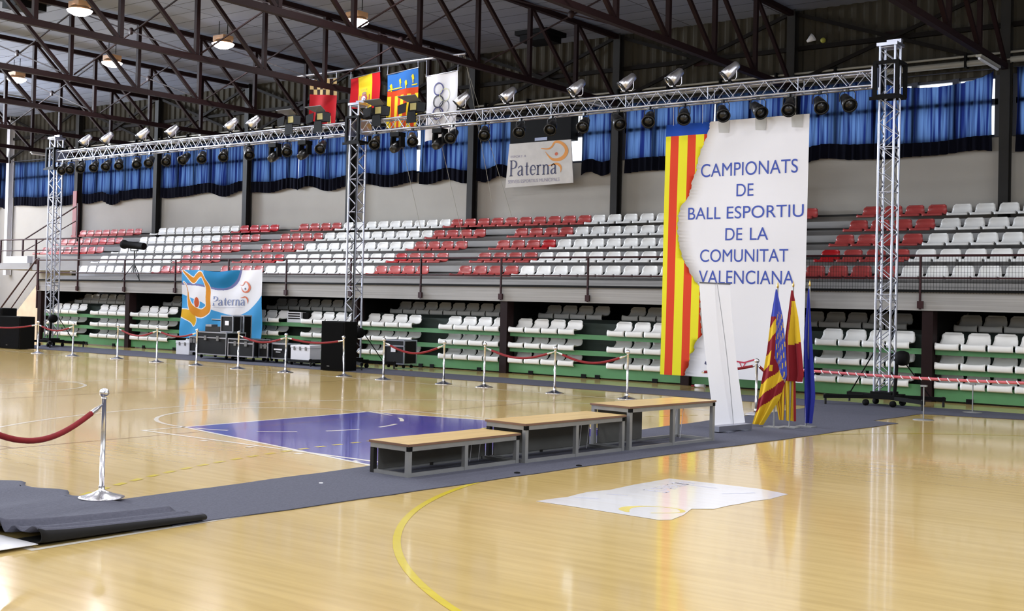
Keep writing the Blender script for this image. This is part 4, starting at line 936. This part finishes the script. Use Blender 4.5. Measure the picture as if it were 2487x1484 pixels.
def dr3(t): drape_mesh(t, 'blue_flag_cloth', [C_EU], ip([(0, 0), (.4, -.06), (1, -.02)]), ip([(0, .02), (.4, .08), (.8, .14), (1, .1)]), .06, 2.1, lambda u, v: 0, 2, -.02, .05, 30, 50)
pole_flag('plain deep blue flag on a pole, rightmost of three', 5.97, 5.18, 2.14, dr3)

# ================================================================== stanchions and ropes
HS = .94
def make_st(label, loc):
    t = thing('rope_stanchion', label, 'stanchion', loc, 0, 'chrome rope stanchions')
    MB().lathe([(.19, 0), (.192, .006), (.17, .012), (.09, .036), (.04, .058), (.026, .068), (.026, .1)], 28).build('conical_base', M_CHROME, t)
    MB().lathe([(.026, .09), (.026, .10), (.021, .10), (.021, .845), (.024, .848), (.024, .862), (.016, .866)], 16).build('post', M_CHROME, t)
    MB().lathe([(.0, .868)]+[(.042*math.sin(a*PI/10), .902-.042*math.cos(a*PI/10)) for a in range(1, 10)]+[(0, .944)], 16).build('ball_finial', M_CHROME, t)
    return t
ST = [(4.37, -5.99), (-18.76, 7.51), (-16.98, 7.5), (-15.18, 7.71), (-13.31, 7.62), (-11.64, 7.6), (-9.95, 7.54), (-8.3, 7.6), (-6.48, 7.75), (-5.16, 7.67), (-3.48, 7.78), (-2.35, 7.77), (-.43, 7.62), (1.28, 7.61), (4.51, 6.49), (4.95, -7.55)]
SN = ['chrome stanchion in the left foreground on the carpet edge', 'chrome stanchion in front of the left speakers', 'chrome stanchion right of the left truss tower', 'chrome stanchion at the far line, third from left', 'chrome stanchion at the far line, fourth from left, left of flight cases',
      'chrome stanchion in front of the largest flight case', 'chrome stanchion in front of the low flight case', 'chrome stanchion in front of the small white box', 'tilted chrome stanchion between black speaker and middle tower', 'chrome stanchion just right of the middle tower', 'chrome stanchion at the far line, sixth from the right',
      'chrome stanchion left of the maroon post', 'chrome stanchion right of the maroon post', 'chrome stanchion left of the tall banner', 'chrome stanchion between pull-up stand and flags', 'chrome stanchion mostly outside the left edge, on the carpet']
s0 = None
for i, (x, y) in enumerate(ST):
    z = .03 if i == 0 else (.02 if i == 15 else (.009 if i == 14 else .001))
    if s0 is None: s0 = make_st(SN[i], (x, y, z))
    else:
        o = dup(s0, (x, y, z), SN[i])
        if i == 8: o.rotation_euler = (0, math.radians(-2.5), 0)
def rope(i, j, sag, label, far=None, near_=None):
    p = Vector((*ST[i], .83)) if near_ is None else Vector(near_); q = Vector((*ST[j], .83)) if far is None else Vector(far)
    d = (q-p); d.z = 0; d.normalize(); p = p+d*.03; q = q-d*.03
    t = thing('velvet_rope', label, 'rope', tuple(p), 0, 'red velvet ropes'); P = [tuple(Vector(v)-p) for v in sagp(p, q, sag, 22)]
    k = 2 if (q-p).length > 1.2 else 1
    MB().path(P[k:-k], .024, 10).build('velvet_tube', M_VELVET, t)
    mb = MB(); mb.path([P[0], tuple((Vector(P[0])+Vector(P[k]))/2), P[k]], .02, 8, rs=[.008, .02, .022]); mb.path([P[-k-1], tuple((Vector(P[-1])+Vector(P[-k-1]))/2), P[-1]], .02, 8, rs=[.022, .02, .008])
    mb.build('chrome_rope_ends', M_CHROME, t)
rope(15, 0, .22, 'red velvet rope hanging from the foreground stanchion')
rope(1, 1, .10, 'red velvet rope at the far left in front of the speakers', near_=(-21.3, 7.0, .78))
rope(1, 2, .14, 'red velvet rope in front of the left truss tower')
rope(3, 4, .16, 'red velvet rope in front of the third white seat block'); rope(4, 5, .12, 'red velvet rope left of the largest flight case')
rope(6, 7, .14, 'red velvet rope in front of the low flight cases'); rope(7, 8, .09, 'red velvet rope in front of the black speaker')
rope(9, 10, .20, 'red velvet rope right of the middle tower'); rope(11, 12, .17, 'red velvet rope crossing the maroon post'); rope(12, 13, .18, 'red velvet rope just left of the tall banner')
rope(14, 14, .02, 'red velvet rope behind the pull-up stand', near_=(3.75, 5.9, .70)); rope(14, 14, .02, 'red velvet rope going behind the flags', far=(4.85, 6.75, .55))
# barrier tape and short posts at the right
def tw(u): return (4.7+4.6*u, 7.9+.25*u, .72-.10*math.sin(PI*u)*.3)
t = thing('barrier_tape', 'twisted red and white barrier tape stretched across the right side', 'tape', (0, 0, 0))
P = [tw(i/80) for i in range(81)]; mb = MB().path(P, .024, 8)
mb.build('red_tape', mat('pink_red_tape', (196, 96, 106), .4), t)
mb = MB()
for k in range(30):
    u = (k+.5)/30; c = tw(u); mb.path([(c[0]-.03, c[1]-.01, c[2]+.028), (c[0]-.012, c[1]-.027, c[2]), (c[0]+.012, c[1]-.01, c[2]-.028)], .009, 5)
mb.build('white_stripes', M_WHITE, t)
p0 = None
for x, y, h, lb in ((6.82, 8.01, .56, 'short steel post with round base near the right tower'), (6.98, 10.2, .5, 'short steel post on the carpet strip at the right'), (9.35, 8.15, .75, 'short steel post beyond the right edge holding the tape')):
    t = thing('short_post', lb, 'post', (x, y, .001 if y < 9 else .01), 0, 'short steel floor posts')
    MB().lathe([(0, .012), (.17, .006), (.17, 0)], 24).build('round_base', M_ZINC, t); MB().tube((0, 0, .01), (0, 0, h), .011, 8).build('post_tube', M_ZINC, t); MB().box(-.05, .05, -.03, .03, h-.01, h+.02).build('post_head', M_ZINC, t)

# ================================================================== flight cases, speakers and small things
def case(label, x0, x1, y, dpt, z0, z1, wheels=True, name='flight_case', m=None, lidz=.72, latches=2, text=None):
    m = m or mat('black_case_laminate', (11, 11, 12), .6, spec=.2); w = x1-x0; h = z1-z0; t = thing(name, label, 'case', ((x0+x1)/2, y, z0-(.1 if wheels else 0)), 0, 'equipment cases by the stand'); o = .1 if wheels else 0; a = w/2; r = .016
    MB().box(-a+r, a-r, r, dpt-r, o+r, o+h-r).build('case_body', m, t)
    mb = MB(); zl = o+h*lidz
    for z in (o, o+h-2*r): mb.box(-a, a, 0, 2*r, z, z+2*r); mb.box(-a, a, dpt-2*r, dpt, z, z+2*r); mb.box(-a, -a+2*r, 2*r, dpt-2*r, z, z+2*r); mb.box(a-2*r, a, 2*r, dpt-2*r, z, z+2*r)
    for sx in (-1, 1):
        for yy in (0, dpt-2*r): mb.box(min(sx*a, sx*(a-2*r)), max(sx*a, sx*(a-2*r)), yy, yy+2*r, o+2*r, o+h-2*r)
    if lidz: mb.box(-a, a, .002, 2*r-.004, zl, zl+.035)
    edg = mb.build('aluminium_edging', M_ALU, t)
    for k in range(latches): xx = -a+w*(k+.7)/(latches+.4); MB().box(xx-.05, xx+.05, -.012, .01, zl-.06, zl+.07).build('butterfly_latch', mat('latch_metal', (120, 120, 122), .4, .6), edg)
    if wheels:
        for sx in (-1, 1):
            for yy in (.1, dpt-.1): MB().lathe([(0, -.018), (.045, -.018), (.045, .018), (0, .018)], 12, c=(sx*(a-.1), yy, .047), mtx=Matrix.Rotation(PI/2, 3, 'Y')).build('castor_wheel', M_BLACK, t)
    if text: mb = MB(); [mb.box(*q) for q in text]; mb.build('white_print', M_WHITE, t)
    return t
CY = 9.75
def q(x, y): return 13.47+(x-13.47)*(y+12.19)/22.49
case('large black flight case with aluminium edges, in front of the town banner', q(-15.08, CY), q(-13.76, CY), CY, .7, .13, .78)
case('low black flight case right of the largest case', q(-13.7, CY), q(-12.6, CY), CY, .6, .13, .63)
case('small black flight case with round latches beside the low case', -11.93, -11.55, CY+.15, .5, .14, .57, latches=2)
case('black flight case with white print, left of the white box', -11.51, -10.92, CY+.25, .5, .125, .55, lidz=.95, latches=0, text=[(-.2, .12, -.004, .004, .34, .38), (-.12, .06, -.004, .004, .28, .3)])
case('dark flight case half hidden behind a stanchion, left end', q(-15.42, 10.6), q(-15.1, 10.6), 10.6, .5, .12, .58)
case('upright small flight case standing on the largest case', q(-14.16, CY), q(-13.62, CY), CY+.1, .3, .78, 1.25, False, lidz=0, latches=0, text=[(-.08, .08, .004, .017, .2, .32)])
case('open black case standing right of the upright case', q(-13.58, 10.5), q(-13.04, 10.5), 10.5, .3, .12, 1.26, True, m=M_BLACK, lidz=0, latches=0)
case('black flight case behind the middle tower', -8.35, -7.62, 11.05, .5, .12, .76, text=[(-.1, .06, -.004, .004, .42, .55)], latches=0)
t = thing('equipment_tray', 'black and silver gear with raised lid on the largest case', 'equipment', (q(-14.55, CY), CY+.15, .78), 0)
MB().box(-.34, .3, 0, .4, 0, .14).build('gear_box', M_BLACKG, t); MB().box(-.3, -.05, -.02, .2, .14, .2).build('silver_unit', M_ALU, t); MB().bar((-.3, .35, .33), (.28, .35, .32), .3, .03).build('raised_lid', M_BLACK, t); MB().box(-.3, .2, .18, .2, .335, .36).build('lid_edge', M_ALU, t)
def wbox(label, x0, x1, y, z0, z1, dpt=.4, n=2):
    t = thing('white_storage_box', label, 'box', ((x0+x1)/2, y, z0), 0, 'white storage boxes'); a = (x1-x0)/2; h = z1-z0
    MB().box(-a, a, 0, dpt, 0, h*.8).build('box_body', M_WHITEBOX, t, bevel=.01); MB().box(-a-.01, a+.01, -.01, dpt+.01, h*.8, h).build('box_lid', M_WHITEBOX, t, bevel=.01)
    for k in range(n): xx = -a+2*a*(k+.7)/(n+.4); MB().box(xx-.03, xx+.03, -.02, 0, h*.66, h*.9).build('latch', mat('latch_metal', (120, 120, 122), .4, .6), t)
wbox('white storage box on the floor at the left of the cases', q(-16.03, 10.75), q(-15.42, 10.75), 10.75, .01, .42)
wbox('white storage box on a black dolly, left of the black speaker', q(-11.08, 9.9), q(-10.33, 9.9), 9.9, .15, .54, n=3)
t = thing('low_dolly', 'flat black wheeled dolly under the white storage box', 'dolly', (q(-10.65, 9.9), 9.82, .0098)); MB().box(-.55, .6, 0, .55, .08, .14).build('dolly_deck', M_BLACK, t)
for sx in (-.4, .45):
    for yy in (.1, .45): MB().lathe([(0, -.02), (.04, -.02), (.04, .02), (0, .02)], 10, c=(sx, yy, .041), mtx=Matrix.Rotation(PI/2, 3, 'Y')).build('castor_wheel', M_BLACK, t)
def speaker(label, x, y, w, d_, h, rz, logo=True):
    t = thing('loudspeaker', label, 'speaker', (x, y, .01), rz, 'black loudspeakers on the floor')
    MB().box(-w/2, w/2, 0, d_, 0, h).build('cabinet', M_BLACK, t, bevel=.012)
    MB().box(-w/2+.03, w/2-.03, -.012, 0, .03, h-.03).build('front_grille', mat('black_grille', (5, 5, 6), .85, spec=.08), t)
    MB().box(-.16, -.08, -.016, -.011, .1, .115).build('small_badge', M_ZINC, t)
speaker('tall black loudspeaker beside the middle truss tower', -8.13, 8.98, .74, .5, 1.22, .12)
speaker('black loudspeaker at the left edge, taller of two', -22.75, 8.4, .95, .5, 1.24, .0)
speaker('black subwoofer in front of the left truss tower, lower of two', -21.65, 8.3, 1.18, .5, 1.0, .0)
t = thing('vented_device', 'white slotted device standing on the lower seats', 'device', (-13.32, 12.45, 1.06)); MB().box(-.3, .3, 0, .2, 0, .31).build('device_case', M_WHITEBOX, t)
mb = MB(); [mb.box(-.25, .25, -.006, 0, z, z+.035) for z in (.1, .17, .24)]; mb.build('slots', M_BLACK, t)
t = thing('black_gear_box', 'small black box beside the white slotted device', 'device', (-12.88, 12.5, 1.06)); MB().box(-.12, .12, 0, .2, 0, .3).build('box_case', M_BLACK, t)
# followspot on tripod
t = thing('follow_spot', 'black follow spot on a tripod standing on the upper walkway', 'spotlight', (-21.2, 12.44, 2.2))
MB().path([(-.55, -.05, 1.27), (-.45, -.05, 1.26), (-.42, -.05, 1.26), (.5, .02, 1.19)], .1, 12, rs=[.15, .15, .12, .12]).build('spot_barrel', M_BLACK, t)
MB().path([(-.2, 0, 1.2), (-.2, 0, 1.05), (.2, 0, 1.05), (.2, 0, 1.2)], .018, 6).build('yoke', M_BLACK, t); MB().tube((0, 0, .3), (0, 0, 1.05), .02, 8).build('tripod_column', M_BLACKG, t)
for a_ in (-2.6, -.5, 1.6):
    MB().path([(0, 0, .62), (.3*math.cos(a_), .2*math.sin(a_), .28), (.6*math.cos(a_), .24*math.sin(a_), .015)], .015, 6).build('tripod_leg', M_BLACKG, t)
t = thing('paper_cup', 'white paper cup lying on the floor left of the tall banner', 'cup', (.62, 11.75, .042)); MB().lathe([(0, -.12), (.035, -.12), (.045, .12), (.042, .12), (.033, -.11)], 14, mtx=Matrix.Rotation(PI/2, 3, 'Y')).build('cup_body', M_WHITE, t); MB().box(-.2, -.12, -.04, .04, -.03, .01).build('red_stripe', M_VELVET, t)
for i, (x, y) in enumerate(((-16.0, 9.4), (5.9, -2.05), (6.04, -1.1))):
    if i == 0: continue
    o = MB().lathe([(0, .02), (.03, .015), (.036, 0)], 10, c=(x, y, .006)).build('floor_anchor', M_BLACK); tag(o, 'small black rubber stop at the carpet edge, %s of two' % ('left' if i == 1 else 'right'), 'stop', 'rubber stops at the carpet edge')
o = MB().lathe([(0, .004), (.02, .003), (.022, 0)], 12, c=(4.98, -3.98, .0095)).build('bottle_cap', M_WHITE); tag(o, 'small white disc lying on the grey runner left of the podium', 'litter')

# lost shuttlecock and ball resting on the wall girt
t = thing('shuttlecock', 'white shuttlecock stuck on the wall girt left of the right tower', 'shuttlecock', (0.83, YB-.2, 8.64)); MB().lathe([(.03, .0), (.11, .2), (.1, .2), (.025, .01)], 14, mtx=Matrix.Rotation(math.radians(60), 3, 'Y')).build('feather_skirt', M_WHITE, t)
o = MB().lathe([(.0, -.07)]+[(.07*math.sin(a*PI/8), -.07*math.cos(a*PI/8)) for a in range(1, 8)]+[(0, .07)], 14, c=(0.83+.42, YB-.18, 8.63)).build('yellow_ball', mat('dull_yellow_ball', (150, 150, 60), .6)); tag(o, 'small yellow ball stuck on the wall girt beside the shuttlecock', 'ball')
